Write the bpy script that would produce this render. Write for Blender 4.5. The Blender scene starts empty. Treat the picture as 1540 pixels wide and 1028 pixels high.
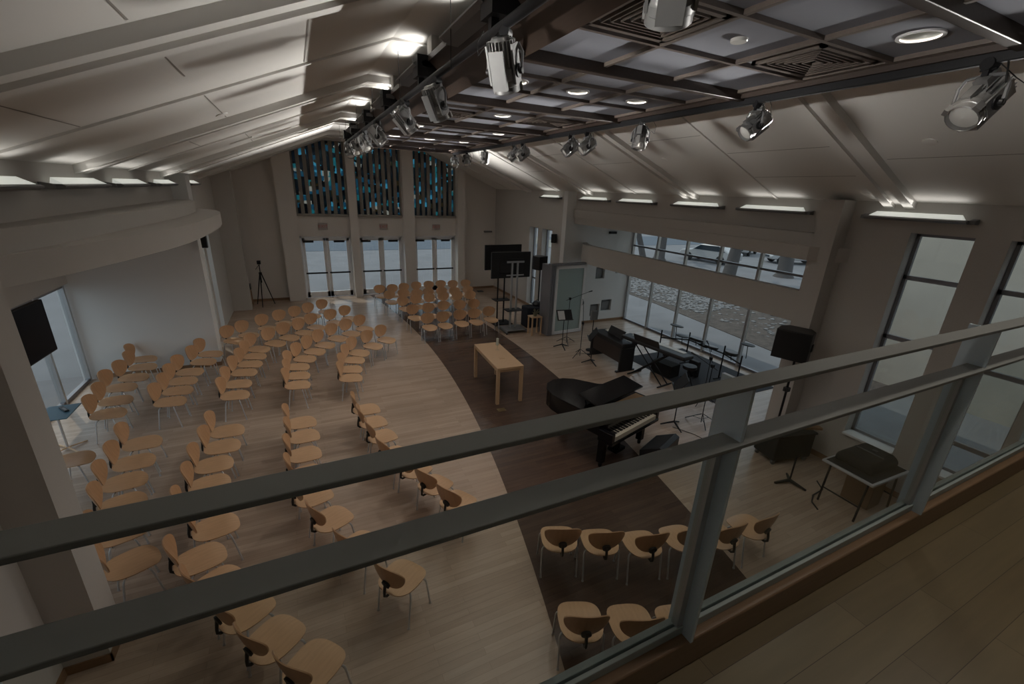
import bpy, bmesh, math, random
from math import pi, sin, cos, radians as R
from mathutils import Vector as V, Matrix as M
random.seed(7)
S = bpy.context.scene
COL = S.collection

# ------------------------------------------------------------------ materials
def mat(name, rgb, rough=.6, metal=0., noise=0., nscale=6., bump=0., spec=.5, emit=0., ecol=None, stretch=None):
    m = bpy.data.materials.new(name); m.use_nodes = True
    nt = m.node_tree; b = nt.nodes['Principled BSDF']
    b.inputs['Base Color'].default_value = (*rgb, 1)
    b.inputs['Roughness'].default_value = rough
    b.inputs['Metallic'].default_value = metal
    b.inputs['Specular IOR Level'].default_value = spec
    if emit:
        b.inputs['Emission Color'].default_value = (*(ecol or rgb), 1)
        b.inputs['Emission Strength'].default_value = emit
    if noise or bump:
        tc = nt.nodes.new('ShaderNodeTexCoord'); mp = nt.nodes.new('ShaderNodeMapping')
        nt.links.new(tc.outputs['Object'], mp.inputs[0])
        if stretch: mp.inputs['Scale'].default_value = stretch
        nz = nt.nodes.new('ShaderNodeTexNoise'); nz.inputs['Scale'].default_value = nscale
        nz.inputs['Detail'].default_value = 5
        nt.links.new(mp.outputs[0], nz.inputs['Vector'])
        if noise:
            mx = nt.nodes.new('ShaderNodeMix'); mx.data_type = 'RGBA'
            mx.inputs[6].default_value = (*[c * (1 - noise) for c in rgb], 1)
            mx.inputs[7].default_value = (*[min(1, c * (1 + noise)) for c in rgb], 1)
            nt.links.new(nz.outputs[0], mx.inputs[0]); nt.links.new(mx.outputs[2], b.inputs['Base Color'])
        if bump:
            bp = nt.nodes.new('ShaderNodeBump'); bp.inputs['Strength'].default_value = bump
            nt.links.new(nz.outputs[0], bp.inputs['Height']); nt.links.new(bp.outputs[0], b.inputs['Normal'])
    return m

def planks(name, c1, c2, cm, rot=0., w=1.3, h=.083, rough=.35, spec=.5, grain=.12):
    m = mat(name, c1, rough, spec=spec); nt = m.node_tree; b = nt.nodes['Principled BSDF']
    tc = nt.nodes.new('ShaderNodeTexCoord'); mp = nt.nodes.new('ShaderNodeMapping')
    mp.inputs['Rotation'].default_value = (0, 0, rot)
    nt.links.new(tc.outputs['Object'], mp.inputs[0])
    br = nt.nodes.new('ShaderNodeTexBrick'); br.offset = .37; br.squash = 1
    br.inputs['Scale'].default_value = 1; br.inputs['Brick Width'].default_value = w
    br.inputs['Row Height'].default_value = h; br.inputs['Mortar Size'].default_value = .0012
    br.inputs['Mortar Smooth'].default_value = .3; br.inputs['Bias'].default_value = 0
    br.inputs['Color1'].default_value = (*c1, 1); br.inputs['Color2'].default_value = (*c2, 1)
    br.inputs['Mortar'].default_value = (*cm, 1)
    nt.links.new(mp.outputs[0], br.inputs['Vector'])
    m2 = nt.nodes.new('ShaderNodeMapping'); m2.inputs['Scale'].default_value = (2.2, 26, 26)
    nt.links.new(mp.outputs[0], m2.inputs[0])
    nz = nt.nodes.new('ShaderNodeTexNoise'); nz.inputs['Scale'].default_value = 1.; nz.inputs['Detail'].default_value = 6
    nt.links.new(m2.outputs[0], nz.inputs['Vector'])
    nz2 = nt.nodes.new('ShaderNodeTexNoise'); nz2.inputs['Scale'].default_value = .9
    nt.links.new(mp.outputs[0], nz2.inputs['Vector'])
    ad = nt.nodes.new('ShaderNodeMath'); ad.operation = 'ADD'
    nt.links.new(nz.outputs[0], ad.inputs[0]); nt.links.new(nz2.outputs[0], ad.inputs[1])
    mr = nt.nodes.new('ShaderNodeMapRange'); mr.inputs[1].default_value = .6; mr.inputs[2].default_value = 1.4
    mr.inputs[3].default_value = 1 - grain; mr.inputs[4].default_value = 1 + grain
    nt.links.new(ad.outputs[0], mr.inputs[0])
    mx = nt.nodes.new('ShaderNodeVectorMath'); mx.operation = 'SCALE'
    nt.links.new(br.outputs[0], mx.inputs[0]); nt.links.new(mr.outputs[0], mx.inputs['Scale'])
    nt.links.new(mx.outputs[0], b.inputs['Base Color'])
    return m

def glass(name, tint=(.9, .95, .94), refl=1.):
    m = bpy.data.materials.new(name); m.use_nodes = True; nt = m.node_tree
    for n in list(nt.nodes): nt.nodes.remove(n)
    o = nt.nodes.new('ShaderNodeOutputMaterial'); mx = nt.nodes.new('ShaderNodeMixShader')
    t = nt.nodes.new('ShaderNodeBsdfTransparent'); t.inputs[0].default_value = (*tint, 1)
    g = nt.nodes.new('ShaderNodeBsdfGlossy'); g.inputs['Roughness'].default_value = .03
    lw = nt.nodes.new('ShaderNodeLayerWeight'); lw.inputs[0].default_value = .5
    pw = nt.nodes.new('ShaderNodeMath'); pw.operation = 'POWER'; pw.inputs[1].default_value = 5
    ml = nt.nodes.new('ShaderNodeMath'); ml.operation = 'MULTIPLY_ADD'; ml.inputs[1].default_value = .6 * refl; ml.inputs[2].default_value = .03 * refl
    nt.links.new(lw.outputs['Facing'], pw.inputs[0]); nt.links.new(pw.outputs[0], ml.inputs[0]); nt.links.new(ml.outputs[0], mx.inputs[0])
    nt.links.new(t.outputs[0], mx.inputs[1]); nt.links.new(g.outputs[0], mx.inputs[2]); nt.links.new(mx.outputs[0], o.inputs[0])
    return m

def frosted():
    m = glass('frosted_screen_glass', (.80, .90, .90), 1.); nt = m.node_tree
    o = [n for n in nt.nodes if n.type == 'OUTPUT_MATERIAL'][0]; src = o.inputs[0].links[0].from_socket
    d = nt.nodes.new('ShaderNodeBsdfDiffuse'); d.inputs[0].default_value = (.52, .62, .61, 1)
    mx = nt.nodes.new('ShaderNodeMixShader'); mx.inputs[0].default_value = .6
    nt.links.new(src, mx.inputs[1]); nt.links.new(d.outputs[0], mx.inputs[2]); nt.links.new(mx.outputs[0], o.inputs[0])
    return m

def stained(name):
    m = bpy.data.materials.new(name); m.use_nodes = True; nt = m.node_tree
    for n in list(nt.nodes): nt.nodes.remove(n)
    o = nt.nodes.new('ShaderNodeOutputMaterial')
    tc = nt.nodes.new('ShaderNodeTexCoord'); mp = nt.nodes.new('ShaderNodeMapping')
    mp.inputs['Scale'].default_value = (3.9, 1, 5.5)
    nt.links.new(tc.outputs['Object'], mp.inputs[0])
    vo = nt.nodes.new('ShaderNodeTexVoronoi'); vo.distance = 'CHEBYCHEV'; vo.inputs['Scale'].default_value = 1.0
    vo.inputs['Randomness'].default_value = .8
    nt.links.new(mp.outputs[0], vo.inputs['Vector'])
    sp = nt.nodes.new('ShaderNodeSeparateColor'); nt.links.new(vo.outputs['Color'], sp.inputs[0])
    cr = nt.nodes.new('ShaderNodeValToRGB'); cr.color_ramp.interpolation = 'CONSTANT'
    e = cr.color_ramp.elements
    e[0].position = 0; e[0].color = (.001, .002, .003, 1); e[1].position = .38; e[1].color = (.002, .006, .010, 1)
    for p, c in ((.52, (.008, .05, .085, 1)), (.64, (.010, .105, .125, 1)), (.74, (.002, .008, .01, 1)), (.84, (.04, .22, .33, 1)), (.91, (.02, .014, .005, 1)), (.965, (.22, .22, .19, 1))):
        k = e.new(p); k.color = c
    nt.links.new(sp.outputs[0], cr.inputs[0])
    t = nt.nodes.new('ShaderNodeBsdfTranslucent'); nt.links.new(cr.outputs[0], t.inputs[0])
    g = nt.nodes.new('ShaderNodeBsdfGlossy'); g.inputs['Roughness'].default_value = .2
    mx = nt.nodes.new('ShaderNodeMixShader'); mx.inputs[0].default_value = .04
    nt.links.new(t.outputs[0], mx.inputs[1]); nt.links.new(g.outputs[0], mx.inputs[2]); nt.links.new(mx.outputs[0], o.inputs[0])
    return m

K = {}
K['ceil'] = mat('ceiling_paint', (.74, .72, .69), .9, spec=.1)
K['gap'] = mat('ceiling_reveal', (.30, .28, .26), .9, spec=.1)
K['wall'] = mat('warm_wall_paint', (.54, .515, .485), .85, noise=.02, nscale=2, spec=.15)
K['farwall'] = mat('light_boosted_wall_paint', (.74, .70, .66), .85, noise=.02, nscale=2, spec=.15)  # wall paint lightened in colour, standing in for light on the far wall
K['white'] = mat('white_wall_paint', (.78, .78, .77), .8, noise=.015, nscale=2, spec=.15)
K['floor'] = planks('maple_planks', (.53, .41, .32), (.43, .325, .25), (.25, .18, .13), rough=.27, grain=.14)
K['dark'] = planks('dark_planks', (.115, .074, .056), (.085, .055, .043), (.035, .022, .017), rough=.22, grain=.2)
K['deck'] = planks('balcony_planks', (.20, .155, .085), (.155, .115, .06), (.06, .04, .02), w=1.1, h=.115, rough=.35, grain=.18)
K['curb'] = mat('oak_curb', (.22, .135, .075), .4, noise=.25, nscale=3, stretch=(2, 30, 30))
K['base'] = mat('wood_baseboard', (.28, .165, .09), .45, noise=.2, nscale=3, stretch=(4, 4, 30))
K['rail'] = mat('grey_green_rail_paint', (.22, .23, .22), .5, metal=.1)
K['post'] = mat('reflection_tinted_post_steel', (.62, .74, .84), .38, metal=.15)  # pale blue puts the reflected left windows into the steel colour
K['channel'] = mat('grey_green_channel', (.36, .41, .40), .45, metal=.1)
K['railglass'] = glass('balustrade_glass', (.90, .93, .92), .8)
K['glass'] = glass('window_glass', (.92, .95, .955), 1.)
K['alu'] = mat('aluminium_frame', (.55, .56, .57), .35, metal=.7)
K['dframe'] = mat('dark_window_frame', (.24, .24, .26), .4, metal=.4)
K['doorframe'] = mat('white_door_frame', (.84, .84, .85), .45)
K['stain'] = stained('stained_glass')
K['concrete'] = mat('concrete_mullion', (.30, .28, .25), .9, noise=.08)
K['black'] = mat('black_plastic', (.018, .018, .02), .45)
K['blackmat'] = mat('black_metal', (.014, .014, .016), .55, spec=.3)
K['gloss'] = mat('piano_lacquer', (.008, .008, .010), .16, spec=.3)
K['grille'] = mat('speaker_grille', (.010, .010, .011), .8)
K['screen'] = mat('tv_screen', (.006, .006, .010), .35, spec=.08)
K['grey'] = mat('grey_casing', (.21, .21, .215), .5, metal=.3)
K['lamp'] = mat('cast_aluminium_lamp', (.33, .33, .328), .34, metal=.6, noise=.08, nscale=14)
K['lens'] = mat('white_lens', (.75, .75, .72), .25)
K['chrome'] = mat('brushed_chrome', (.66, .67, .69), .32, metal=.5)
K['darksteel'] = mat('dark_bracket', (.03, .03, .03), .5, metal=.3)
K['ply'] = mat('maple_plywood', (.60, .385, .225), .38, noise=.16, nscale=3, stretch=(2, 14, 2))
K['plyback'] = mat('maple_plywood_back', (.54, .32, .175), .38, noise=.18, nscale=3, stretch=(2, 12, 2))
K['light'] = mat('pale_table_wood', (.60, .41, .25), .4, noise=.12, nscale=3, stretch=(3, 16, 3))
K['walnut'] = mat('canopy_wood', (.055, .038, .030), .45, noise=.25, nscale=4, stretch=(12, 2, 12))
K['ribwood'] = mat('canopy_rib_wood', (.15, .122, .105), .42, noise=.2, nscale=4, stretch=(6, 6, 12))
K['panel'] = mat('grey_acoustic_panel', (.27, .28, .32), .9, noise=.03, nscale=40, spec=.1)
K['lum'] = mat('fluorescent_lens', (.8, .8, .76), .5, emit=.40, ecol=(.93, .97, .88))
K['lum2'] = mat('downlight_lamp', (.9, .9, .85), .4, emit=.6, ecol=(1, .97, .9))
K['can'] = mat('downlight_reflector', (.55, .56, .54), .3, metal=.3)
K['blue'] = mat('blue_laminate', (.06, .14, .20), .45)
K['rug'] = mat('grey_rug', (.055, .057, .065), .95, noise=.2, nscale=60)
K['carpet'] = mat('case_carpet', (.022, .023, .022), .95, noise=.2, nscale=50)
K['tray'] = mat('grey_tray_edge', (.55, .55, .58), .35, metal=.3)
K['gold'] = mat('piano_iron_plate', (.45, .22, .06), .35, metal=.6)
K['ivory'] = mat('piano_white_keys', (.72, .68, .58), .3)
K['paper'] = mat('paper', (.7, .7, .7), .8)
K['plant'] = mat('dried_plant', (.16, .15, .10), .8, noise=.3)
K['exit'] = mat('exit_sign_box', (.42, .37, .35), .5)
K['exitred'] = mat('exit_sign_red', (.45, .12, .10), .5)
K['cable'] = mat('black_cable', (.02, .02, .02), .6)
K['candle'] = mat('white_candle', (.75, .73, .68), .5)
K['brass'] = mat('brass_plate', (.42, .33, .18), .35, metal=.8)
# outdoors
K['ground'] = mat('outdoor_paving', (.17, .17, .178), .9, noise=.25, nscale=.8)
K['mulch'] = mat('shadow_mottled_litter', (.075, .06, .05), .95, noise=.9, nscale=5)  # strong noise also stands in for crisscross shadows on the litter
K['rock'] = mat('river_rock', (.17, .165, .165), .85, noise=.9, nscale=7)
K['road'] = mat('tree_shaded_asphalt', (.085, .105, .13), .9, noise=.15, nscale=1)  # dark blue puts distant tree shade into the street colour
K['bark'] = mat('tree_bark', (.075, .068, .066), .95, noise=.4, nscale=5, stretch=(6, 6, 1))
K['stone'] = mat('beige_stone_wall', (.40, .365, .31), .9, noise=.12, nscale=1.5)
K['carwhite'] = mat('white_car_paint', (.40, .40, .40), .25)
K['cardark'] = mat('car_windows', (.02, .03, .04), .15)
K['tyre'] = mat('tyre_rubber', (.015, .015, .015), .8)
K['lawn'] = mat('pale_winter_lawn', (.22, .21, .18), .95, noise=.25, nscale=1.4)

# ------------------------------------------------------------------ mesh builder
class MB:
    def __init__(s): s.v = []; s.f = []
    def add(s, vs, fs, m=None):
        o = len(s.v)
        s.v += [tuple((m @ V(p)) if m else p) for p in vs]
        s.f += [tuple(i + o for i in f) for f in fs]; return s
    def box(s, x0, x1, y0, y1, z0, z1, m=None):
        vs = [(x, y, z) for z in (z0, z1) for y in (y0, y1) for x in (x0, x1)]
        return s.add(vs, [(0, 2, 3, 1), (4, 5, 7, 6), (0, 1, 5, 4), (2, 6, 7, 3), (0, 4, 6, 2), (1, 3, 7, 5)], m)
    def prism(s, pts, z0, z1, m=None):
        n = len(pts)
        a = sum(pts[i][0] * pts[(i + 1) % n][1] - pts[(i + 1) % n][0] * pts[i][1] for i in range(n))
        if a < 0: pts = pts[::-1]
        vs = [(x, y, z0) for x, y in pts] + [(x, y, z1) for x, y in pts]
        fs = [tuple(range(n - 1, -1, -1)), tuple(range(n, 2 * n))] + [(i, (i + 1) % n, n + (i + 1) % n, n + i) for i in range(n)]
        return s.add(vs, fs, m)
    def tube(s, path, r, n=8, m=None, cap=True):
        P = [V(p) for p in path]; rs = r if isinstance(r, (list, tuple)) else [r] * len(P)
        vs = []; up = None
        for i, p in enumerate(P):
            d = (P[min(i + 1, len(P) - 1)] - P[max(i - 1, 0)]).normalized()
            if up is None:
                up = V((0, 0, 1)) if abs(d.z) < .9 else V((1, 0, 0))
            a = d.cross(up)
            if a.length < 1e-5: a = d.cross(V((.3, 1, .2)))
            a.normalize(); b = d.cross(a).normalized(); up = b.cross(d) if False else a.cross(d)
            for k in range(n):
                t = 2 * pi * k / n
                vs.append(p + (a * cos(t) + b * sin(t)) * rs[i])
        fs = []
        for i in range(len(P) - 1):
            for k in range(n):
                fs.append((i * n + k, i * n + (k + 1) % n, (i + 1) * n + (k + 1) % n, (i + 1) * n + k))
        if cap:
            fs.append(tuple(range(n - 1, -1, -1))); fs.append(tuple((len(P) - 1) * n + k for k in range(n)))
        return s.add(vs, fs, m)
    def lathe(s, prof, n=24, m=None, cap=True):      # prof: (r, z) along local z
        vs = [(r * cos(2 * pi * k / n), r * sin(2 * pi * k / n), z) for r, z in prof for k in range(n)]
        fs = [(i * n + k, i * n + (k + 1) % n, (i + 1) * n + (k + 1) % n, (i + 1) * n + k) for i in range(len(prof) - 1) for k in range(n)]
        if cap: fs += [tuple(range(n - 1, -1, -1)), tuple((len(prof) - 1) * n + k for k in range(n))]
        return s.add(vs, fs, m)
    def quad(s, a, b, c, d, t=0.):                    # a flat quad given thickness t along its normal
        A, B, C, D = map(V, (a, b, c, d))
        nrm = (B - A).cross(D - A).normalized() * t
        vs = [A, B, C, D, A + nrm, B + nrm, C + nrm, D + nrm]
        return s.add(vs, [(3, 2, 1, 0), (4, 5, 6, 7), (0, 1, 5, 4), (1, 2, 6, 5), (2, 3, 7, 6), (3, 0, 4, 7)])
    def build(s, name, m, parent=None, smooth=True, loc=None, bevel=0.):
        me = bpy.data.meshes.new(name); me.from_pydata([tuple(v) for v in s.v], [], s.f)
        bm = bmesh.new(); bm.from_mesh(me); bmesh.ops.recalc_face_normals(bm, faces=bm.faces[:]); bm.to_mesh(me); bm.free()
        me.materials.append(m if not isinstance(m, str) else K[m])
        if smooth:
            me.polygons.foreach_set('use_smooth', [True] * len(me.polygons)); me.set_sharp_from_angle(angle=R(35))
        o = bpy.data.objects.new(name, me); COL.objects.link(o)
        if parent: o.parent = parent
        if loc: o.location = loc
        if bevel:
            b = o.modifiers.new('bevel', 'BEVEL'); b.width = bevel; b.segments = 2; b.limit_method = 'ANGLE'
        return o

def tag(o, label, cat, group=None, kind=None):
    if label: o['label'] = label
    if cat: o['category'] = cat
    if group: o['group'] = group
    if kind: o['kind'] = kind
    return o
def thing(name, label, cat, loc=(0, 0, 0), rz=0., group=None):
    o = bpy.data.objects.new(name, None); COL.objects.link(o); o.empty_display_size = .1
    o.location = loc; o.rotation_euler = (0, 0, rz)
    return tag(o, label, cat, group)
def struct(name, mb, m, label=None, cat=None, **k):
    return tag(mb.build(name, m, **k), label, cat, kind='structure')
def dup(root, loc, rz, label, group=None, name=None):
    r = root.copy(); COL.objects.link(r); r.location = loc; r.rotation_euler = (0, 0, rz); r['label'] = label
    if group: r['group'] = group
    for ch in list(root.children):
        c = ch.copy(); COL.objects.link(c); c.parent = r
        for g in list(ch.children):
            d = g.copy(); COL.objects.link(d); d.parent = c
    return r
ORD = ['', 'first', 'second', 'third', 'fourth', 'fifth', 'sixth', 'seventh', 'eighth', 'ninth', 'tenth', 'eleventh', 'twelfth', 'thirteenth']

def holed(mb, axis, c0, c1, u0, u1, z0, z1, holes):
    """a wall slab with rectangular holes; axis 'x' = constant-X slab whose u runs along Y."""
    us = sorted({u0, u1, *[h[0] for h in holes], *[h[1] for h in holes]}); zs = sorted({z0, z1, *[h[2] for h in holes], *[h[3] for h in holes]})
    us = [u for u in us if u0 <= u <= u1]; zs = [z for z in zs if z0 <= z <= z1]
    for i in range(len(us) - 1):
        run = None
        for j in range(len(zs) - 1):
            um, zm = (us[i] + us[i + 1]) / 2, (zs[j] + zs[j + 1]) / 2
            if any(h[0] < um < h[1] and h[2] < zm < h[3] for h in holes): continue
            if axis == 'x': mb.box(c0, c1, us[i], us[i + 1], zs[j], zs[j + 1])
            else: mb.box(us[i], us[i + 1], c0, c1, zs[j], zs[j + 1])
    return mb

# ------------------------------------------------------------------ camera
cam = bpy.data.cameras.new('camera'); co = bpy.data.objects.new('camera', cam); COL.objects.link(co)
yaw, pit, rol = .461255, .335881, -.0428631
f = V((sin(yaw) * cos(pit), cos(yaw) * cos(pit), -sin(pit))); r = V((cos(yaw), -sin(yaw), 0)); d = f.cross(r)
r2 = r * cos(rol) + d * sin(rol); d2 = -r * sin(rol) + d * cos(rol)
mm = M((r2, -d2, -f)).transposed().to_4x4(); mm.translation = V((0, 0, 4.6)); co.matrix_world = mm
cam.sensor_width = 36; cam.lens = 645.2 / 1540 * 36; cam.clip_start = .05; cam.clip_end = 300
S.camera = co

# ------------------------------------------------------------------ room shell
XL, XR, YN, YF = -2.5, 8.6, -3.0, 19.67
H0, H1, XA, XB = 4.7, 6.2, 1.2, 4.9
def ceil_z(x):
    if x < XA: return H0 + (H1 - H0) * (x - XL) / (XA - XL)
    if x > XB: return H0 + (H1 - H0) * (XR - x) / (XR - XB)
    return H1
fl = MB(); fl.box(XL - .3, XR + .3, YN, YF + .1, -.15, 0); fl.box(-4.95, XL - .3, 4.73, 12.7, -.15, 0); fl.box(XR + .3, 11.4, 4.73, 12.9, -.15, 0)
struct('floor', fl, 'floor', 'maple plank floor of the hall', 'floor')

def arc_pts(pts, n=40):      # smooth polyline through (x, y) samples, quadratic least squares in y
    ys = [p[1] for p in pts]; N = len(pts)
    A = [[sum(y ** (i + j) for y in ys) for j in range(3)] for i in range(3)]; b = [sum(p[0] * p[1] ** i for p in pts) for i in range(3)]
    m = M(A); c = m.inverted() @ V(b)
    return lambda y: c[0] + c[1] * y + c[2] * y * y
fL = arc_pts([(2.87, 18.08), (3.08, 13.76), (3.26, 11.12), (3.2, 8.84), (2.93, 7.28), (2.8, 6.27), (2.6, 5.19), (2.42, 4.29), (2.26, 3.5), (1.93, 2.5)])
fR = arc_pts([(5.75, 15.55), (5.68, 12.9), (5.79, 9.17), (5.62, 5.78), (5.23, 4.53), (5.05, 3.62), (4.66, 2.52)])
N = 44; ysl = [-3 + 22.65 * i / N for i in range(N + 1)]
sd = MB()
vs = [(fL(y), y, .003) for y in ysl] + [(fR(y), y, .003) for y in ysl]
sd.add(vs, [(i, N + 1 + i, N + 2 + i, i + 1) for i in range(N)])
struct('floor_inlay', sd, 'dark', 'curved dark plank strip across the maple floor', 'floor', smooth=False)

# ceiling: two slopes and a flat ridge, one slab
ce = MB()
prof = [(XL - .3, H0 - .122), (XA, H1), (XB, H1), (XR + .3, H0 - .122)]
n = len(prof)
vs = [(x, y, z + dz) for y in (YN - .2, YF + .2) for dz in (0, .2) for x, z in prof]
I = lambda yy, dd, i: (yy * 2 + dd) * n + i
fs = []
for i in range(n - 1):
    fs += [(I(0, 0, i), I(1, 0, i), I(1, 0, i + 1), I(0, 0, i + 1)), (I(0, 1, i), I(0, 1, i + 1), I(1, 1, i + 1), I(1, 1, i))]
fs += [tuple(I(yy, 0, i) for i in range(n)) + tuple(I(yy, 1, i) for i in range(n - 1, -1, -1)) for yy in (0, 1)]
fs += [(I(0, 0, k), I(0, 1, k), I(1, 1, k), I(1, 0, k)) for k in (0, n - 1)]
ce.add(vs, fs)
struct('ceiling', ce, 'ceil', 'pale sloped ceiling with a flat ridge', 'ceiling', smooth=False)

def beam_strip(mb, y0, y1, dep, x0=XL, x1=XR):
    pr = [(x0, ceil_z(x0)), (XA, H1), (XB, H1), (x1, ceil_z(x1))]
    for (xa, za), (xb, zb) in zip(pr, pr[1:]):
        vs = [(x, y, z - e) for y in (y0, y1) for (x, z, e) in ((xa, za, dep), (xb, zb, dep), (xb, zb, -.02), (xa, za, -.02))]
        mb.add(vs, [(0, 1, 2, 3), (7, 6, 5, 4), (0, 4, 5, 1), (1, 5, 6, 2), (2, 6, 7, 3), (3, 7, 4, 0)])
k = 0
for yb in (-.45, 3.75, 7.93, 12.12, 16.33):
    b = MB(); beam_strip(b, yb - .2, yb - .07, .10); beam_strip(b, yb - .07, yb + .07, .05); beam_strip(b, yb + .07, yb + .2, .10)
    k += 1; struct('trim_%d' % k, b, 'ceil', 'stepped ceiling beam running over both slopes', 'beam', smooth=False)
for yb in (1.65, 5.8, 9.9, 14.1, 18.2):
    b = MB(); beam_strip(b, yb - .022, yb + .022, .025)
    k += 1; struct('trim_%d' % k, b, 'ceil', 'thin ceiling joint strip between two beams', 'trim', smooth=False)
g = MB()
def slope_line(x, y0, y1, w=.006):
    z = ceil_z(x) - .003
    g.add([(x - w, y0, ceil_z(x - w) - .003), (x + w, y0, ceil_z(x + w) - .003), (x + w, y1, ceil_z(x + w) - .003), (x - w, y1, ceil_z(x - w) - .003)], [(0, 1, 2, 3)])
for y0, y1, xs in ((3.95, 5.75, (-1.73, .25, 6.9, 7.75)), (1.7, 3.5, (-1.73, -.73, 7.3)), (5.85, 7.7, (-.73, 6.3)), (8.15, 9.85, (-1.4, 7.0)), (9.95, 11.9, (-.7, 6.4)), (12.35, 14.05, (-1.2, 7.2))):
    for x in xs: slope_line(x, y0, y1)
slope_line(-.73, 3.95, 5.0)
struct('trim_%d' % (k + 1), g, 'gap', 'fine panel joints in the sloped ceiling', 'trim', smooth=False)

# openings
DO = [(0, 1.95), (2.26, 4.15), (4.62, 6.59)]
WR = [(2.75, 3.5), (1.66, 2.39), (.55, 1.28), (-.6, .13)]
WF = [(14.3, 15.05), (15.4, 16.1)]
# far wall
w = MB()
holes = [(a, b, -.1, 2.57) for a, b in DO] + [(a, b, 3.4, 7) for a, b in DO]
w.box(XL - .3, 0, YF, YF + .3, 0, 6.3); w.box(1.95, 2.26, YF, YF + .3, 0, 6.3); w.box(4.15, 4.62, YF, YF + .3, 0, 6.3); w.box(6.59, XR + .3, YF, YF + .3, 0, 6.3)
for a, b in DO: w.box(a, b, YF, YF + .3, 2.57, 3.38)
for a, b in ((-.62, 0), (1.95, 2.26), (4.15, 4.62), (6.59, 6.95)): w.box(a, b, YF - .34, YF, 0, 6.2)
struct('wall_far', w, 'farwall', 'far wall with three door bays below stained glass', 'wall', smooth=False)
for i, (a, b) in enumerate(DO):
    top = lambda x: ceil_z(x) + .03
    root = thing('window_%d' % (i + 1), ['stained glass window under the lower slope end of the far wall', 'stained glass window over the middle pair of doors', 'stained glass window above the doors by the TV stand'][i], 'window'); root['kind'] = 'structure'
    xs = sorted({a, b, *[x for x in (XA, XB) if a < x < b]})
    p = MB(); y = YF + .13
    poly = [(a, 3.4), (b, 3.4)] + [(x, top(x)) for x in xs[::-1]]
    p.add([(x, y, z) for x, z in poly], [tuple(range(len(poly)))]); p.build('stained_pane', 'stain', root, smooth=False)
    q = MB(); nm = 8
    for j in range(nm + 1):
        x = a + (b - a) * j / nm; x0 = max(a, x - .066); x1 = min(b, x + .066)
        vs = [(X, Y, Z) for X in (x0, x1) for Y, Z in ((y - .12, 3.4), (y + .02, 3.4), (y + .02, top(X)), (y - .12, top(X)))]
        q.add(vs, [(0, 1, 2, 3), (7, 6, 5, 4), (0, 4, 5, 1), (1, 5, 6, 2), (2, 6, 7, 3), (3, 7, 4, 0)])
    q.build('concrete_mullion', 'concrete', root, smooth=False)
    MB().box(a, b, YF - .12, YF + .16, 3.36, 3.45).build('window_sill', 'concrete', root, smooth=False)
# glazed double doors
for i, (a, b) in enumerate(DO):
    root = thing('door_%d' % (i + 1), ['double glass doors by the tripod corner', 'middle double glass doors of the far wall', 'double glass doors nearest the TV stand'][i], 'door'); root['kind'] = 'structure'
    fr = MB(); y0, y1 = YF + .08, YF + .2; m_ = (a + b) / 2
    fr.box(a, a + .06, y0, y1, 0, 2.57); fr.box(b - .06, b, y0, y1, 0, 2.57); fr.box(a, b, y0, y1, 2.49, 2.57); fr.build('door_frame', 'doorframe', root)
    for s, (x0, x1) in enumerate(((a + .065, m_ - .004), (m_ + .004, b - .065))):
        lf = MB(); t = .11
        lf.box(x0, x0 + t, y0 + .03, y1 - .03, .01, 2.48); lf.box(x1 - t, x1, y0 + .03, y1 - .03, .01, 2.48)
        lf.box(x0, x1, y0 + .03, y1 - .03, .01, .24); lf.box(x0, x1, y0 + .03, y1 - .03, 2.37, 2.48)
        L = lf.build('door_leaf', 'doorframe', root)
        MB().box(x0 + t, x1 - t, YF + .135, YF + .145, .24, 2.37).build('pane', 'glass', L, smooth=False)
        MB().box(x0 + .04, x1 - .04, YF + .03, YF + .08, 1.02, 1.08).build('push_bar', 'blackmat', L)
        MB().box(x0 + (.04 if s == 0 else .3), x0 + (.44 if s == 0 else .72), YF + .04, YF + .11, 2.31, 2.39).build('door_closer', 'blackmat', L)
# side walls
w = MB()
holed(w, 'x', XL - .3, XL, YN, 4.73, 0, H0, [])
w.box(XL, XL + .35, 4.38, 4.73, 0, H0)
w.box(XL - .3, XL, 4.73, 13.1, 3.66, H0)
holed(w, 'x', XL - .3, XL, 13.1, YF, 0, H0, [(a, b, .05, 3.3) for a, b in WF])
w.box(XL, -1.9, 18.35, 18.65, 0, 4.95)
struct('wall_left', w, 'wall', 'warm grey side wall with a pilaster beside the alcove', 'wall', smooth=False)
w = MB(); w.box(-4.95, XL + .3, 12.65, 13.1, 0, 3.7); w.box(XL - .1, XL + .3, 12.65, 13.1, 3.7, H0)
struct('wall_left_alcove', w, 'white', 'white end wall of the alcove behind the chairs', 'wall', smooth=False)
w = MB(); w.box(-4.95, XL - .3, 4.5, 4.73, 0, 3.7); w.box(-4.95, -4.72, 4.73, 12.65, 2.3, 3.7)
struct('wall_left_outer', w, 'wall', 'beige wall above the alcove window', 'wall', smooth=False)
w = MB(); holed(w, 'x', XR, XR + .34, YN, 4.38, 0, H0, [(a, b, .72, 4.25) for a, b in WR])
holed(w, 'x', XR, XR + .34, 13.1, YF, 0, H0, [(a, b, .05, 3.3) for a, b in WF])
w.box(XR - .35, XR + .34, 4.38, 4.73, 0, H0); w.box(XR, XR + .34, 4.73, 13.1, 3.66, H0)
struct('wall_right', w, 'wall', 'warm grey side wall with tall windows by the balcony', 'wall', smooth=False)
w = MB(); nich = [(9.72, 10.12, 1.69, 2.12), (10.12, 10.6, .42, .86), (9.62, 10.05, .24, .72), (10.62, 11.0, 1.86, 2.25)]
holed(w, 'y', 12.85, 12.97, XR + .0, 11.4, 0, 3.7, nich); w.box(XR, 11.4, 12.97, 13.1, 0, 3.7)
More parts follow.
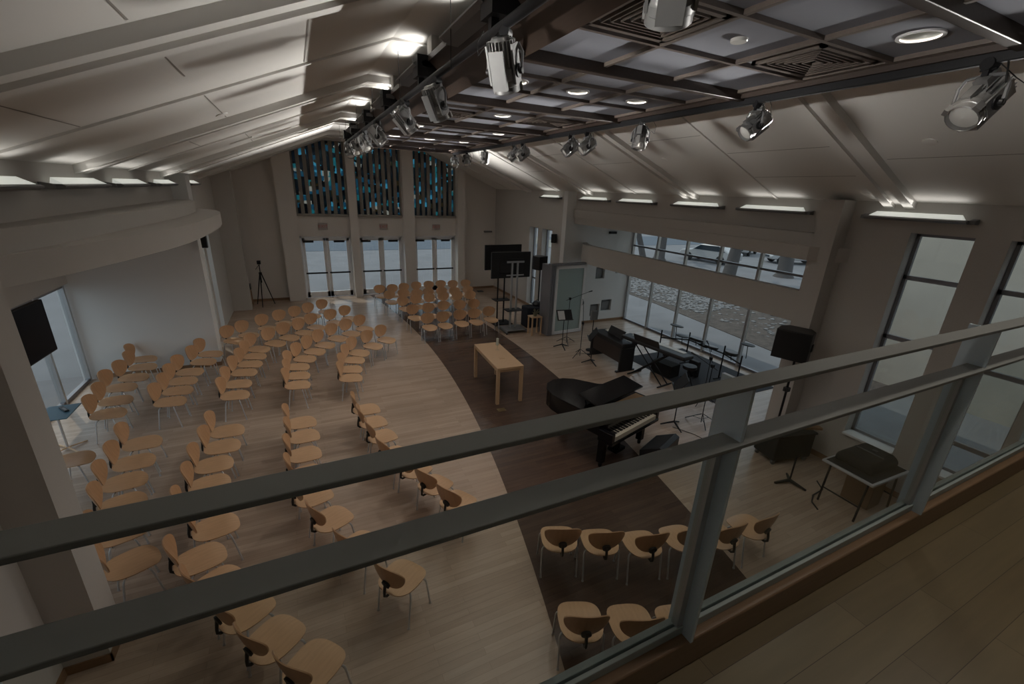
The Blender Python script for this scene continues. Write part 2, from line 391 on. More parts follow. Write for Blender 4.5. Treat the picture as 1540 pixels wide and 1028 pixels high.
w.box(XR - .35, XR, 12.85, 13.1, 0, H0); w.box(XR + .34, 11.4, 4.5, 4.73, 0, 3.7)
struct('wall_right_alcove', w, 'white', 'white stage alcove wall with four square niches', 'wall', smooth=False)
for i, h in enumerate(nich):
    MB_ = MB(); MB_.box(h[0], h[1], 12.955, 12.969, h[2], h[3]); MB_.box(h[0] + .08, h[1] - .08, 12.92, 12.955, h[2] + .08, h[3] - .08)
    tag(MB_.build('niche_panel', 'grey'), ['grey wall panel in the upper niche nearest the glass screen', 'grey wall panel in the lower niche by the stage window', 'grey wall panel in the lower niche behind the pedestal stand', 'grey wall panel in the highest niche next to the stage window'][i], 'wall panel', 'niche panels in the stage alcove')
# alcove soffits (they carry the stepped ledges) and roofs
LL = [(-2.45, 4.73), (-2.31, 5.04), (-2.06, 5.7), (-1.86, 6.48), (-1.64, 7.47), (-1.53, 8.2), (-1.48, 8.97), (-1.455, 9.9), (-1.465, 11), (-1.53, 11.8), (-1.66, 12.35), (-1.9, 12.8), (-2.2, 13.05), (-2.5, 13.12)]
b = MB(); b.prism([(-4.95, 4.6), (-2.45, 4.6)] + LL + [(-4.95, 13.1)], 3.66, 3.92)
struct('trim_20', b, 'wall', 'lower curved ledge above the white alcove wall', 'ledge')
LU = [(-2.4, 4.73), (-2.27, 5.25), (-2.15, 6.3), (-2.08, 7.5), (-1.99, 8.7), (-1.93, 9.6), (-1.91, 10.8), (-1.97, 11.8), (-2.12, 12.5), (-2.35, 12.95), (-2.5, 13.0)]
b = MB(); b.prism([(-2.52, 4.73)] + LU + [(-2.52, 13.0)], 3.9, 4.13)
struct('trim_21', b, 'wall', 'upper curved ledge above the white alcove wall', 'ledge')
RLp = [(8.6, 4.25), (8.13, 4.68), (8.27, 6.), (8.38, 7.5), (8.48, 9), (8.55, 10.3), (8.6, 12), (8.58, 13.0)]
b = MB(); b.prism(RLp + [(8.6, 13.1), (11.4, 13.1), (11.4, 4.6), (8.94, 4.6), (8.94, 4.25)], 3.66, 3.9)
struct('trim_22', b, 'wall', 'lower ledge over the stage alcove opening', 'ledge')
b = MB(); b.prism([(8.62, 4.73), (8.33, 4.73), (8.4, 6.5), (8.45, 8), (8.5, 10.5), (8.5, 12.8), (8.62, 13.0)], 3.88, 4.12)
struct('trim_23', b, 'wall', 'upper ledge over the stage alcove opening', 'ledge')
b = MB(); inner = [(8.6, 4.73), (8.6, 11.7), (8.64, 12.1), (8.76, 12.5), (9.0, 12.85)]; outer = [(9.2, 12.85), (8.95, 12.4), (8.84, 12.0), (8.8, 11.7), (8.8, 4.73)]
b.prism(inner + outer, 2.42, 3.02)
struct('trim_24', b, 'wall', 'deep horizontal band across the stage alcove', 'beam')
# back of the hall, behind and under the balcony
w = MB(); w.box(XL - .3, XR + .3, YN - .2, YN, 0, 6.3); w.box(XL, XR, .86, 1.0, 0, 2.8)
w2 = MB(); w2.box(XL - .3, XR + .3, YN - .2, YN, 0, 6.3)
struct('wall_back', w2, 'wall', 'wall behind the balcony', 'wall', smooth=False)
bs = MB(); bs.box(XL, XL + .015, 1., 4.38, 0, .1); bs.box(XL, XL + .365, 4.365, 4.38, 0, .1); bs.box(XL + .35, XL + .365, 4.365, 4.73, 0, .1)
bs.box(XL, -.6, YF - .015, YF, 0, .1); bs.box(XL + .3, XL + .315, 12.65, 13.1, 0, .1); bs.box(-4.7, XL + .3, 12.635, 12.65, 0, .1)
struct('baseboard_left', bs, 'base', 'brown wooden baseboard by the alcove', 'baseboard', smooth=False)
bs = MB(); bs.box(XR - .015, XR, 1., 4.38, 0, .1); bs.box(XR - .365, XR, 4.365, 4.38, 0, .1); bs.box(6.95, XR, YF - .015, YF, 0, .1); bs.box(XR - .015, XR, 13.1, YF, 0, .1)
bs.box(XR + .5, 11.25, 12.835, 12.85, 0, .1)
struct('baseboard_right', bs, 'base', 'brown wooden baseboard along the window wall', 'baseboard', smooth=False)

# windows
def side_window(idx, a, b, z0, z1, xg, sgn, muls, label, sill=True):
    root = thing('window_%d' % idx, label, 'window'); root['kind'] = 'structure'
    fr = MB(); t = .05; x0, x1 = xg - .03, xg + .03
    fr.box(x0, x1, a, a + t, z0, z1); fr.box(x0, x1, b - t, b, z0, z1); fr.box(x0, x1, a, b, z0, z0 + t); fr.box(x0, x1, a, b, z1 - t, z1)
    for z in muls: fr.box(x0, x1, a, b, z - .035, z + .035)
    fr.build('window_frame', 'dframe', root)
    MB().box(xg - .004, xg + .004, a + t, b - t, z0 + t, z1 - t).build('window_pane', 'glass', root, smooth=False)
    if sill:
        MB().box(min(xg, xg - sgn * .3), max(xg, xg - sgn * .3), a, b, z0 - .03, z0 + .005).build('window_sill', 'doorframe', root)
i = 3
for n_, (a, b) in enumerate(WR):
    i += 1; side_window(i, a, b, .72, 4.25, XR + .24, 1, (2.55, 3.55) if n_ != 1 else (1.2, 2.4, 3.55), ORD[n_ + 1] + ' tall window from the pilaster beside the rolling cart', 'window')
for n_, (a, b) in enumerate(WF):
    i += 1; side_window(i, a, b, .05, 3.3, XL - .24, -1, (1.2,), ['tall window behind the white alcove end wall', 'tall window beside the tripod corner'][n_], False)
    i += 1; side_window(i, a, b, .05, 3.3, XR + .24, 1, (1.2,), ['tall window beside the loudspeaker on its stand', 'tall window nearest the far corner behind the TVs'][n_], False)
def glazing(idx, xg, ys, z0, z1, hz, label):
    root = thing('window_%d' % idx, label, 'window'); root['kind'] = 'structure'
    fr = MB()
    for y in ys: fr.box(xg - .05, xg + .05, y - .035, y + .035, z0, z1)
    fr.build('mullion', 'alu', root)
    tr = MB(); 
    for z in hz: tr.box(xg - .04, xg + .04, ys[0], ys[-1], z - .03, z + .03)
    tr.build('transom', 'dframe', root)
    for a, b in zip(ys, ys[1:]): MB().box(xg - .005, xg + .005, a + .035, b - .035, z0, z1).build('window_pane', 'glass', root, smooth=False)
glazing(20, 11.3, [4.77, 5.1, 6.38, 7.66, 8.96, 10.25, 11.55, 12.8], 0, 3.66, (.04, 2.9, 3.62), 'wide stage window wall looking out on the rocks and parked cars')
glazing(21, -4.82, [4.78, 6.1, 7.4, 8.7, 9.98, 11.26, 12.55], 0, 2.3, (.05, 2.26), 'tall alcove window wall behind the wall TV')
glz = MB()
# ------------------------------------------------------------------ balcony
DK = 3.09
b = MB(); b.box(XL, XR, YN, .655, DK - .25, DK)
struct('floor_balcony', b, 'deck', 'dim plank floor of the balcony', 'floor', smooth=False)
b = MB(); b.box(XL, XR, .637, .712, DK, DK + .127); b.box(XL, XR, .66, .705, DK - .5, DK)
struct('trim_30', b, 'curb', 'oak curb along the balcony edge', 'trim', bevel=.006)
root = thing('balcony_railing', 'grey metal and glass railing across the balcony edge', 'railing', (0, 0, DK + .127))
MB().box(XL + .02, XR - .02, .62, .68, 1.50 - .127 - .44 - .012 + .010, 1.51 - .127 - .44 + .0).build('top_rail', 'rail', root, bevel=.002)
MB().box(XL + .02, XR - .02, .62, .69, .754, .766).build('middle_rail', 'rail', root, bevel=.002)
b = MB(); b.box(XL + .02, XR - .02, .668, .682, .004, .034); b.box(XL + .02, XR - .02, .69, .712, .004, .034); b.box(XL + .02, XR - .02, .668, .712, .0, .008); b.build('base_channel', 'channel', root, bevel=.002)
PX = [-2.02, -.49, 1.025, 2.545, 4.06, 5.58, 7.1]
for x in PX:
    P = MB(); P.box(x - .006, x + .006, .632, .73, 0, .932).build('post', 'post', root)
    c = MB(); c.box(x - .026, x - .006, .674, .682, .03, .75); c.box(x - .03, x - .026, .674, .70, .03, .75); c.box(x + .006, x + .026, .674, .682, .03, .75); c.build('glazing_clip', 'alu', root)
for a, b_ in zip([XL + .03] + PX, PX + [XR - .03]):
    MB().box(a + .014, b_ - .014, .683, .689, .02, .75).build('glass_panel', 'railglass', root, smooth=False)

# ------------------------------------------------------------------ coffered canopy
cx0, cx1 = 1.85, 4.5
SEG = [-.65, 1.58, 3.75, 5.85, 8.0, 10.1, 12.3, 13.9]
root = thing('ceiling_canopy', 'dark wood coffered canopy with grey panels hung under the ridge', 'canopy', (0, 0, 0))
DLs = [(3.98, .45, 'unseen downlight added over the balcony end of the canopy on the window side'), (2.27, .45, 'unseen downlight added over the balcony end of the canopy on the pipe side'), (4.02, 1.95, 'round downlight in the coffer beside the air grille at the near end'),  # the balcony pair is out of view, added to brighten the deck
       (3.98, 4.8, 'downlight in the second canopy bay on the window side'), (3.1, 4.8, 'downlight in the middle coffer of the second canopy bay'), (2.3, 4.8, 'downlight behind the second pipe spotlight'),
       (2.27, 6.2, 'downlight in the third canopy bay beside the third pipe spotlight'), (3.98, 6.2, 'downlight in the third canopy bay on the window side'),
       (3.1, 6.92, 'downlight at the middle of the third canopy bay'), (3.98, 9.05, 'downlight in the fourth canopy bay on the window side'),
       (2.27, 9.05, 'downlight in the fourth canopy bay on the pipe side'), (3.1, 11.2, 'downlight in the middle of the fifth canopy bay'),
       (3.98, 11.2, 'downlight in the fifth canopy bay on the window side'), (2.27, 11.2, 'downlight in the fifth canopy bay on the pipe side'),
       (3.1, 13.1, 'downlight in the farthest canopy bay')]
p = MB(); XC = [cx0, 2.67, 3.52, cx1]
for a, b_ in zip(SEG, SEG[1:]):
    for j in range(3):
        ya, yb = a + (b_ - a) * j / 3, a + (b_ - a) * (j + 1) / 3
        for xa, xb in zip(XC, XC[1:]):
            hl = [q for q in DLs if xa < q[0] < xb and ya < q[1] < yb]
            if not hl: p.add([(xa, ya, 5.735), (xb, ya, 5.735), (xb, yb, 5.735), (xa, yb, 5.735)], [(0, 1, 2, 3)]); continue
            qx, qy, _ = hl[0]; m_ = 32; vs = []
            for k_ in range(m_):
                t_ = 2 * pi * (k_ + .5) / m_; c_, s_ = cos(t_), sin(t_)
                e_ = min(((xb if c_ > 0 else xa) - qx) / c_, ((yb if s_ > 0 else ya) - qy) / s_)
                vs += [(qx + .115 * c_, qy + .115 * s_, 5.735), (qx + e_ * c_, qy + e_ * s_, 5.735)]
            fs = [(2 * k_, 2 * k_ + 1, (2 * k_ + 3) % (2 * m_), (2 * k_ + 2) % (2 * m_)) for k_ in range(m_)]
            for cx_, cy_ in ((xa, ya), (xb, ya), (xb, yb), (xa, yb)):
                t_ = math.atan2(cy_ - qy, cx_ - qx) % (2 * pi); k_ = int((t_ / (2 * pi) * m_ - .5) // 1) % m_
                vs.append((cx_, cy_, 5.735)); fs.append((2 * k_ + 1, len(vs) - 1, (2 * k_ + 3) % (2 * m_)))
            p.add(vs, fs)
p.build('acoustic_panel', 'panel', root, smooth=False)
MB().box(cx0 - .1, cx1, SEG[0], SEG[-1], 5.98, 6.0).build('light_block_board', 'walnut', root, smooth=False)  # unseen board, added to stop light passing through the canopy
for xa, xb in ((2.653, 2.687), (3.503, 3.537), (cx0, cx0 + .07), (cx1 - .07, cx1)): MB().box(xa, xb, SEG[0], SEG[-1], 5.703, 5.735).build('long_rib', 'ribwood', root, smooth=False)
for a, b_ in zip(SEG, SEG[1:]):
    for t in (1 / 3, 2 / 3):
        y = a + (b_ - a) * t; MB().box(cx0, cx1, y - .017, y + .017, 5.701, 5.734).build('cross_rib', 'ribwood', root, smooth=False)
for y in SEG:
    MB().box(cx0 - .12, cx1 + .16, y - .04, y + .04, 5.645, 5.76).build('drop_beam', 'walnut', root, bevel=.006)
fa = MB()
fa.add([(cx0, y, z) if k == 0 else (1.52, y, 5.93) for y in (SEG[0], SEG[-1]) for k, z in ((0, 5.66), (1, 0))], [(0, 1, 3, 2)])
fa.box(1.5, 1.53, SEG[0], SEG[-1], 5.93, 5.99); fa.box(cx1, cx1 + .03, SEG[0], SEG[-1], 5.66, 5.99)
fa.build('side_fascia', 'walnut', root, smooth=False)
MB().box(4.56, 4.62, SEG[0], SEG[-1], 5.60, 5.675).build('lighting_rail', 'blackmat', root, bevel=.01)
MB().tube([(1.44, SEG[0], 5.69), (1.44, SEG[-1], 5.69)], .035, 12).build('lighting_pipe', 'blackmat', root)
for y in SEG[1:]:
    h = MB(); h.box(1.55, 1.78, y - .42, y - .24, 5.98, 6.21); h.build('hanger_post', 'ceil', root)
    h = MB(); h.box(1.38, 1.6, y - .44, y - .22, 5.78, 5.99); h.box(1.41, 1.47, y - .36, y - .30, 5.67, 5.8); h.tube([(1.45, y - .33, 5.70), (1.85, y - .05, 5.68)], .016, 6); h.build('hanger_bracket', 'blackmat', root)
    MB().tube([(1.36, y + .42, 5.6), (1.36, y + .42, 6.2)], .004, 5).build('suspension_wire', 'blackmat', root)

def ring(mb, r0, r1, z0, z1, n=28):
    return mb.lathe([(r0, z0), (r1, z0), (r1, z1), (r0, z1), (r0, z0)], n, cap=False)
LIGHTS = []
def downlight(x, y, label, rad=.125, z=5.735):
    t = thing('recessed_downlight', label, 'ceiling light', (x, y, z), 0, 'downlights in the canopy')
    ring(MB(), rad - .012, rad + .012, -.012, .002).build('trim_ring', 'doorframe', t)
    MB().lathe([(rad - .012, 0), (rad * .86, .10), (rad * .55, .18)], 28, cap=False).build('reflector', 'can', t)
    MB().lathe([(rad * .55, .178), (.001, .18)], 24, cap=False).build('lamp', 'lum2', t)
    LIGHTS.append((x, y, z))
for x, y, l in DLs: downlight(x, y, l)
def vent(x, y, label, sx=.72, sy=.62, z=5.735):
    t = thing('ceiling_vent', label, 'air vent', (x, y, z), 0, 'square air grilles in the canopy')
    fr = MB(); fr.box(-sx / 2, sx / 2, -sy / 2, -sy / 2 + .04, -.03, -.001); fr.box(-sx / 2, sx / 2, sy / 2 - .04, sy / 2, -.03, -.001); fr.box(-sx / 2, -sx / 2 + .04, -sy / 2, sy / 2, -.03, -.001); fr.box(sx / 2 - .04, sx / 2, -sy / 2, sy / 2, -.03, -.001)
    fr.build('vent_frame', 'ribwood', t)
    MB().box(-sx / 2 + .04, sx / 2 - .04, -sy / 2 + .04, sy / 2 - .04, -.004, -.001).build('backing', 'grille', t, smooth=False)
    sl = MB()
    for k_ in range(1, 6):
        a = (sx / 2 - .04) * (1 - k_ / 6.2); b_ = (sy / 2 - .04) * (1 - k_ / 6.2)
        for (x0, x1, y0, y1) in ((-a, a, -b_ - .006, -b_ + .006), (-a, a, b_ - .006, b_ + .006), (-a - .006, -a + .006, -b_, b_), (a - .006, a + .006, -b_, b_)): sl.box(x0, x1, y0, y1, -.028, -.006)
    sl.build('louvre', 'ribwood', t, smooth=False)
vent(4.0, 2.66, 'square air grille by the window-side rail in the nearest bay', .72, .6)
vent(2.27, 2.66, 'square air grille behind the nearest pipe spotlight', .72, .6)
vent(3.95, 6.93, 'square air grille in the third bay on the window side', .72, .6)
vent(2.27, 7.2, 'square air grille in the third bay on the pipe side', .72, .6)
t = MB().lathe([(.055, -.022), (.06, -.016), (.06, 0)], 24).build('smoke_detector', 'lens'); t.location = (3.09, 2.66, 5.735)
tag(t, 'white round detector in the middle coffer of the nearest bay', 'smoke detector', 'round ceiling detectors')
for x, y, l in ((-.75, 7.38, 'flat round detector on the slope over the white alcove wall'), (6.94, 2.94, 'flat round detector on the slope above the tall windows'), (6.98, 7.31, 'flat round detector on the slope above the stage')):
    t = MB().lathe([(.05, -.02), (.075, -.012), (.075, .012)], 24).build('smoke_detector', 'ceil'); t.location = (x, y, ceil_z(x) + .002)
    t.rotation_euler = (0, -.385 if x < 1 else .385, 0); tag(t, l, 'smoke detector', 'round ceiling detectors')
t = MB().box(-.22, .22, -.13, .13, -.02, .015).build('ceiling_vent', 'ceil'); t.location = (-.85, 11.05, ceil_z(-.85)); t.rotation_euler = (0, -.385, 0)
tag(t, 'small flat slot vent on the pale slope before the stained glass', 'air vent')

# ------------------------------------------------------------------ fluorescent uplights
def trough(name, label, x, y, z, ln, sgn, group, lensmat='lum'):
    t = thing(name, label, 'wall light', (x, y, z), 0, group); h = ln / 2
    # section: dark tray with a bright lens that looks into the room
    pr = [(0, .0), (0, .03), (.17, .03), (.20, .015), (.20, 0), (.15, -.025), (0, -.025)]
    vs = [(sgn * a, s * h, c) for s in (-1, 1) for a, c in pr]; n_ = len(pr)
    MB().add(vs, [tuple(range(n_)), tuple(range(2 * n_ - 1, n_ - 1, -1))] + [(i_, (i_ + 1) % n_, n_ + (i_ + 1) % n_, n_ + i_) for i_ in range(n_)]).build('housing', 'grey', t, smooth=False)
    vs = [(sgn * a, s * (h - .06 - e), c) for s in (-1, 1) for a, c, e in ((.165, .031, 0), (.05, .098, .05), (.05, .031, 0))]
    MB().add(vs, [(0, 1, 2), (5, 4, 3), (0, 3, 4, 1), (1, 4, 5, 2), (2, 5, 3, 0)]).build('lens', lensmat, t, smooth=False)
    for s in (-1, 1):
        MB().add([(sgn * a, s * (h + e), c) for e in (0, .07) for a, c in ((0, .05), (.12, .03), (.12, -.02), (0, -.025))], [(0, 1, 2, 3), (7, 6, 5, 4), (0, 4, 5, 1), (1, 5, 6, 2), (2, 6, 7, 3), (3, 7, 4, 0)]).build('end_bracket', 'grey', t, smooth=False)
    return t
YS = [(.9, 1.28), (3.48, 1.28), (5.8, 1.42), (7.7, 1.38), (9.8, 1.41), (11.76, 1.44), (14.45, 1.3)]
for i_, (y, ln) in enumerate(YS):
    if i_ > 0: trough('wall_uplight', ['', 'long wall light over the tall windows beside the pilaster'][1] if i_ == 1 else (ORD[i_ - 1] + ' wall light past the pilaster above the stage ledge' if i_ < 6 else 'small wall light beyond the stage alcove above the loudspeaker'), XR - .02, y, 4.45, ln, -1, 'wall lights along the eaves')
    if i_ == 0: trough('wall_uplight', 'wall light cut by the frame edge above the second tall window', XR - .02, 1.62, 4.45, 1.0, -1, 'wall lights along the eaves')
for y in (-.8, 1.62, 3.5): trough('wall_uplight', 'unseen wall light added on the eave beside the balcony near the curved ledges', XL + .02, y, 4.45, 1.28, 1, 'wall lights along the eaves')  # out of view, added to light the balcony
for i_, (y, ln) in enumerate(((5.6, 1.3), (7.45, 1.45), (9.4, 1.45), (11.62, 1.4), (14.5, 1.2))):
    trough('wall_uplight', (ORD[i_ + 1] + ' wall light above the curved alcove ledges, counted from the balcony') if i_ < 4 else 'wall light past the curved ledges near the stained glass', XL + .02, y, 4.45, ln, 1, 'wall lights along the eaves')
UPL = []
for i_, y in enumerate((1.85, 3.98, 5.98, 8.1, 10.2, 12.3)):
    t = trough('canopy_uplight', ORD[i_ + 1] + ' uplight strip on the canopy edge above the spotlight pipe', 1.55, y, 5.90, 1.0 if i_ else .95, -1, 'uplights along the canopy edge', 'lum')
    UPL.append((1.46, y))
for i_, (x, y) in enumerate(UPL): trough('canopy_uplight', ORD[i_ + 1] + ' unseen uplight strip added on the far canopy edge over the window-side rail', 4.54, y, 5.90, 1.0, 1, 'uplights along the canopy edge', 'lum')  # unseen strips on the hidden edge, added to brighten the ceiling

# ------------------------------------------------------------------ stage spotlights
def spot_meshes():
    b = MB()      # body axis +Z = lens direction
    b.lathe([(.03, -.245), (.07, -.24), (.088, -.21), (.092, -.13), (.092, -.03), (.104, -.02), (.110, .05), (.118, .06), (.118, .10), (.112, .105), (.114, .15), (.106, .155), (.100, .14), (.098, .10)], 20, cap=False)
    for k_ in range(24):
        a = 2 * pi * k_ / 24
        b.box(.085, .118, -.0035, .0035, -.215, -.035, M.Rotation(a, 4, 'Z'))
    b.box(-.045, .045, .085, .15, -.21, -.07); b.box(-.03, .03, .095, .135, -.05, .08)
    for q in (1, -1): b.box(q * .112 - .008, q * .112 + .008, -.06, .06, -.19, .09)
    b.box(-.062, .062, -.135, -.098, -.16, .12)
    for a in (.6, 2.5): b.box(.108, .135, -.025, .025, .09, .155, M.Rotation(a, 4, 'Z'))
    le = MB(); le.lathe([(.099, .12), (.06, .138), (.001, .145)], 20, cap=False)
    kn = [MB().lathe([(.05, .12), (.052, .135), (.024, .138), (.024, .165), (.012, .166)], 18, M.Rotation(q * pi / 2, 4, 'Y')) for q in (1, -1)]
    ca = MB(); ca.tube([(0, .12, -.2), (.02, .2, -.26), (.10, .2, -.2), (.16, .12, -.05)], .006, 6)
    yk = MB()
    yk.tube([(-.155, 0, -.28), (-.155, 0, -.14), (-.12, 0, -.08), (0, 0, -.065), (.12, 0, -.08), (.155, 0, -.14), (.155, 0, -.28)], .013, 8)
    cl = MB(); cl.box(-.02, .02, -.03, .03, -.075, .0); cl.tube([(0, -.04, .005), (0, .04, .005)], .045, 12); cl.tube([(-.05, 0, -.03), (.05, 0, -.03)], .008, 6)
    wr = MB(); wr.tube([(.03, .03, .02), (.14, .08, -.10), (.22, .06, -.16), (.25, .02, -.05), (.2, 0, .03)], .004, 5)
    return b, le, kn, ca, yk, cl, wr
bodyM, lensM, knobM, cordM, yokeM, clampM, wireM = spot_meshes()
proto = None
def spotlight(x, y, z, dirv, label, group, sc=1.):
    global proto
    if proto is None:
        t = thing('stage_spotlight', label, 'spotlight', (0, 0, 0), 0, group)
        clampM.build('clamp', 'blackmat', t); yokeM.build('yoke', 'grey', t); wireM.build('safety_wire', 'cable', t)
        bo = bodyM.build('lamp_body', 'lamp', t); lensM.build('lens', 'lens', bo); [q.build('tilt_knob', 'black', bo) for q in knobM]; cordM.build('power_cord', 'cable', bo)
        proto = t
    else: t = dup(proto, (0, 0, 0), 0, label, group)
    dv = V(dirv).normalized(); ya = math.atan2(dv.y, dv.x)
    t.location = (x, y, z); t.rotation_euler = (0, 0, ya + pi / 2); t.scale = (sc,) * 3
    bo = [c for c in t.children if c.name.startswith('lamp_body')][0]
    loc = M.Rotation(-(ya + pi / 2), 3, 'Z') @ dv
    bo.rotation_euler = loc.to_track_quat('Z', 'Y').to_euler(); bo.location = (0, 0, -.27)
    return t
rs = [(1.74, (-.62, .1, -.6)), (3.56, (-5.8, 1.6, -5)), (5.36, (-.15, -.1, -1)), (6.72, (-6.8, .9, -5)), (7.24, (-5.8, 1.4, -5)), (9.15, (-6.1, 1.4, -5)), (9.58, (-5.2, 2.8, -5)), (11.3, (-.1, .1, -1)), (12.67, (-.1, -.5, -.9)), (13.75, (-.1, -.6, -.8))]
for i_, (y, dv) in enumerate(rs):
    spotlight(4.59, y, 5.595, dv, ORD[i_ + 1] + ' spotlight from the balcony on the window-side rail of the canopy', 'spotlights on the window-side rail', .95 if i_ == 0 else .8)
ls = [(1.60, (.5, .6, -1.)), (3.2, (.35, .3, -1)), (4.87, (.5, .2, -1)), (6.3, (.7, .1, -.75)), (8.44, (.6, -.3, -.8)), (10.05, (.3, -.6, -.8)), (10.55, (.2, -.6, -.8)), (11.6, (.2, -.6, -.8)), (12.9, (.1, -.5, -.9))]
for i_, (y, dv) in enumerate(ls):
    spotlight(1.44, y, 5.635, dv, ORD[i_ + 1] + ' spotlight from the balcony on the round pipe by the uplights', 'spotlights on the round pipe', .86 if i_ == 0 else .85)

# ------------------------------------------------------------------ chairs
def shell(outline, zf, thick, rings=6, n=36):
    """a curved plywood panel: outline(angle)->(a,b), zf(a,b)->c ; returns MB in (a,b,c)"""
    mb = MB(); vs = []
    for lay in (0, 1):
        for j in range(rings + 1):
            q = j / rings
            for k_ in range(n):
                a, b_ = outline(2 * pi * k_ / n); a *= q; b_ *= q
                vs.append((a, b_, zf(a, b_) - lay * thick))
    L = (rings + 1) * n; fs = []
    for lay in (0, 1):
        for j in range(rings):
            for k_ in range(n):
                q = (lay * L + j * n + k_, lay * L + j * n + (k_ + 1) % n, lay * L + (j + 1) * n + (k_ + 1) % n, lay * L + (j + 1) * n + k_)
                fs.append(q if j else (q[0], q[2], q[3]))
    o = rings * n
    for k_ in range(n): fs.append((o + k_, o + (k_ + 1) % n, L + o + (k_ + 1) % n, L + o + k_))
    mb.add(vs, fs); return mb
def sup(t, a, b, e):
    c, s = cos(t), sin(t)
    return (a * math.copysign(abs(c) ** (2 / e), c), b * math.copysign(abs(s) ** (2 / e), s))
def seat_outline(t):
    x, y = sup(t, .25, .228, 2.7); return x - .01, y * (1 + .03 * (x / .25)) 
def seat_z(x, y): return .462 - .5 * max(0, x - .08) ** 2 * 3 + .35 * max(0, -x - .05) ** 2 * 1.5 + .25 * y * y - .006
def back_outline(t):   # a = sideways, b = up
    a, b_ = sup(t, .235, .172, 2.25); k_ = (b_ + .178) / .356
    return a * (.80 + .20 * min(1, k_ * 1.5)), b_
def make_chair():
    t = thing('chair', '', 'chair')
    shell(seat_outline, seat_z, .012).build('seat', 'ply', t)
    bk = shell(back_outline, lambda a, b_: -1.3 * a * a - .012 * (b_ / .178) ** 2, .011)
    tl = R(13)
    mb = MB(); mb.f = bk.f
    for a, b_, c in bk.v:
        X = -.268 - c * cos(tl) - b_ * sin(tl); Z = .685 + b_ * cos(tl) - c * sin(tl)
        mb.v.append((X + 0, a, Z))
    mb.build('backrest', 'plyback', t)
    br = MB(); m_ = M.Translation((-.246, 0, .59)) @ M.Rotation(-pi / 2 - tl, 4, 'Y')
    br.lathe([(.0, .0), (.052, .0), (.052, .022), (.02, .03)], 18, m_, cap=False)
    br.tube([(-.265, 0, .59), (-.283, 0, .50), (-.285, 0, .45), (-.255, 0, .418), (-.20, 0, .415), (-.08, 0, .43)], [.018, .016, .015, .015, .015, .013], 8)
    br.build('back_bracket', 'darksteel', t)
    fr = MB()
    for x in (-.1, .1): fr.tube([(x, -.19, .432), (x, .19, .432)], .011, 8)
    fr.tube([(-.1, .15, .432), (.1, .15, .432)], .009, 6); fr.tube([(-.1, -.15, .432), (.1, -.15, .432)], .009, 6)
    fr.build('seat_frame', 'darksteel', t)
    for sx, sy in ((1, 1), (1, -1), (-1, 1), (-1, -1)):
        l = MB(); l.tube([(sx * .1, sy * .17, .432), (sx * .11, sy * .2, .428), (sx * .122, sy * .219, .408), (sx * .13, sy * .226, .375), (sx * .185, sy * .226, .02)], .0105, 8)
        l.tube([(sx * .185, sy * .226, .02), (sx * .186, sy * .226, .0)], [.012, .016], 8)
        l.build('leg', 'chrome', t)
    return t
CH = None
def chair(x, y, h, label, group):
    global CH
    if CH is None:
        CH = make_chair(); CH['label'] = label; CH['group'] = group; CH.location = (x, y, 0); CH.rotation_euler = (0, 0, h); return CH
    j = random.uniform(-.02, .02)
    return dup(CH, (x, y, 0), h + j, label, group)
FOC = V((3.9, 7.4))
def headings(pts, side):
    out = []
    for i_, p in enumerate(pts):
        a = V(pts[max(i_ - 1, 0)]); b_ = V(pts[min(i_ + 1, len(pts) - 1)]); tg = (b_ - a).normalized()
        nr = V((tg.y, -tg.x)); fo = (FOC - V(p)).normalized()
        if nr.dot(fo) < 0: nr = -nr
        hd = (nr * .65 + fo * .35).normalized(); out.append(math.atan2(hd.y, hd.x))
    return out
def relax(pts, dmin=.515):
    P = [V(p) for p in pts]
    for _ in range(60):
        for i_ in range(len(P) - 1):
            d_ = P[i_ + 1] - P[i_]
            if d_.length < dmin:
                e_ = d_.normalized() * (dmin - d_.length) * .5; P[i_] -= e_; P[i_ + 1] += e_
    return [tuple(p) for p in P]
def place(pts, lab, group, seats=True):
    pts = relax(pts)
    hs = headings(pts, 0)
    for i_, (p, h) in enumerate(zip(pts, hs)):
        x, y = p
        if not seats: x += .235 * cos(h); y += .235 * sin(h)
        chair(x, y, h, lab(i_ + 1), group)
ROW = ['front', 'second', 'third', 'fourth', 'back']
far_rows = [
    [(.72, 9.59), (.78, 10.09), (.91, 10.67), (1.09, 11.15), (1.5, 11.57), (1.93, 11.96)],
    [(-.37, 9.59), (-.36, 10.12), (-.36, 10.67), (-.19, 11.18), (.04, 11.61), (.32, 12.06), (.67, 12.53), (1.07, 12.85), (1.5, 13.19)],
    [(-1.52, 9.5), (-1.52, 10.08), (-1.46, 10.72), (-1.38, 11.23), (-1.32, 11.75), (-1.23, 12.31), (-.93, 12.6), (-.56, 13.02), (-.16, 13.35), (.17, 13.8), (.72, 14.12), (1.19, 14.47)],
    [(-2.61, 9.67), (-2.59, 10.14), (-2.59, 10.63), (-2.56, 11.12), (-2.39, 11.75), (-2.32, 12.28)],
    [(-3.5, 9.45), (-3.55, 10.03), (-3.64, 10.76), (-3.58, 11.15), (-3.56, 11.84), (-3.68, 12.4)]]
for k_, row in enumerate(far_rows):
    place(row, lambda i_: 'maple chair %s from cross aisle in %s row by the white alcove wall' % (ORD[i_], ROW[k_]), 'maple chairs by the white alcove wall')
place([(-2.07, 13.36), (-1.77, 13.75), (-1.3, 14.3), (-.85, 14.69), (-.41, 15.03), (-.01, 15.37), (.43, 15.74)], lambda i_: 'maple chair %s from the white wall column in rearmost row before the tripod' % ORD[i_], 'maple chairs in the rearmost row before the tripod', False)
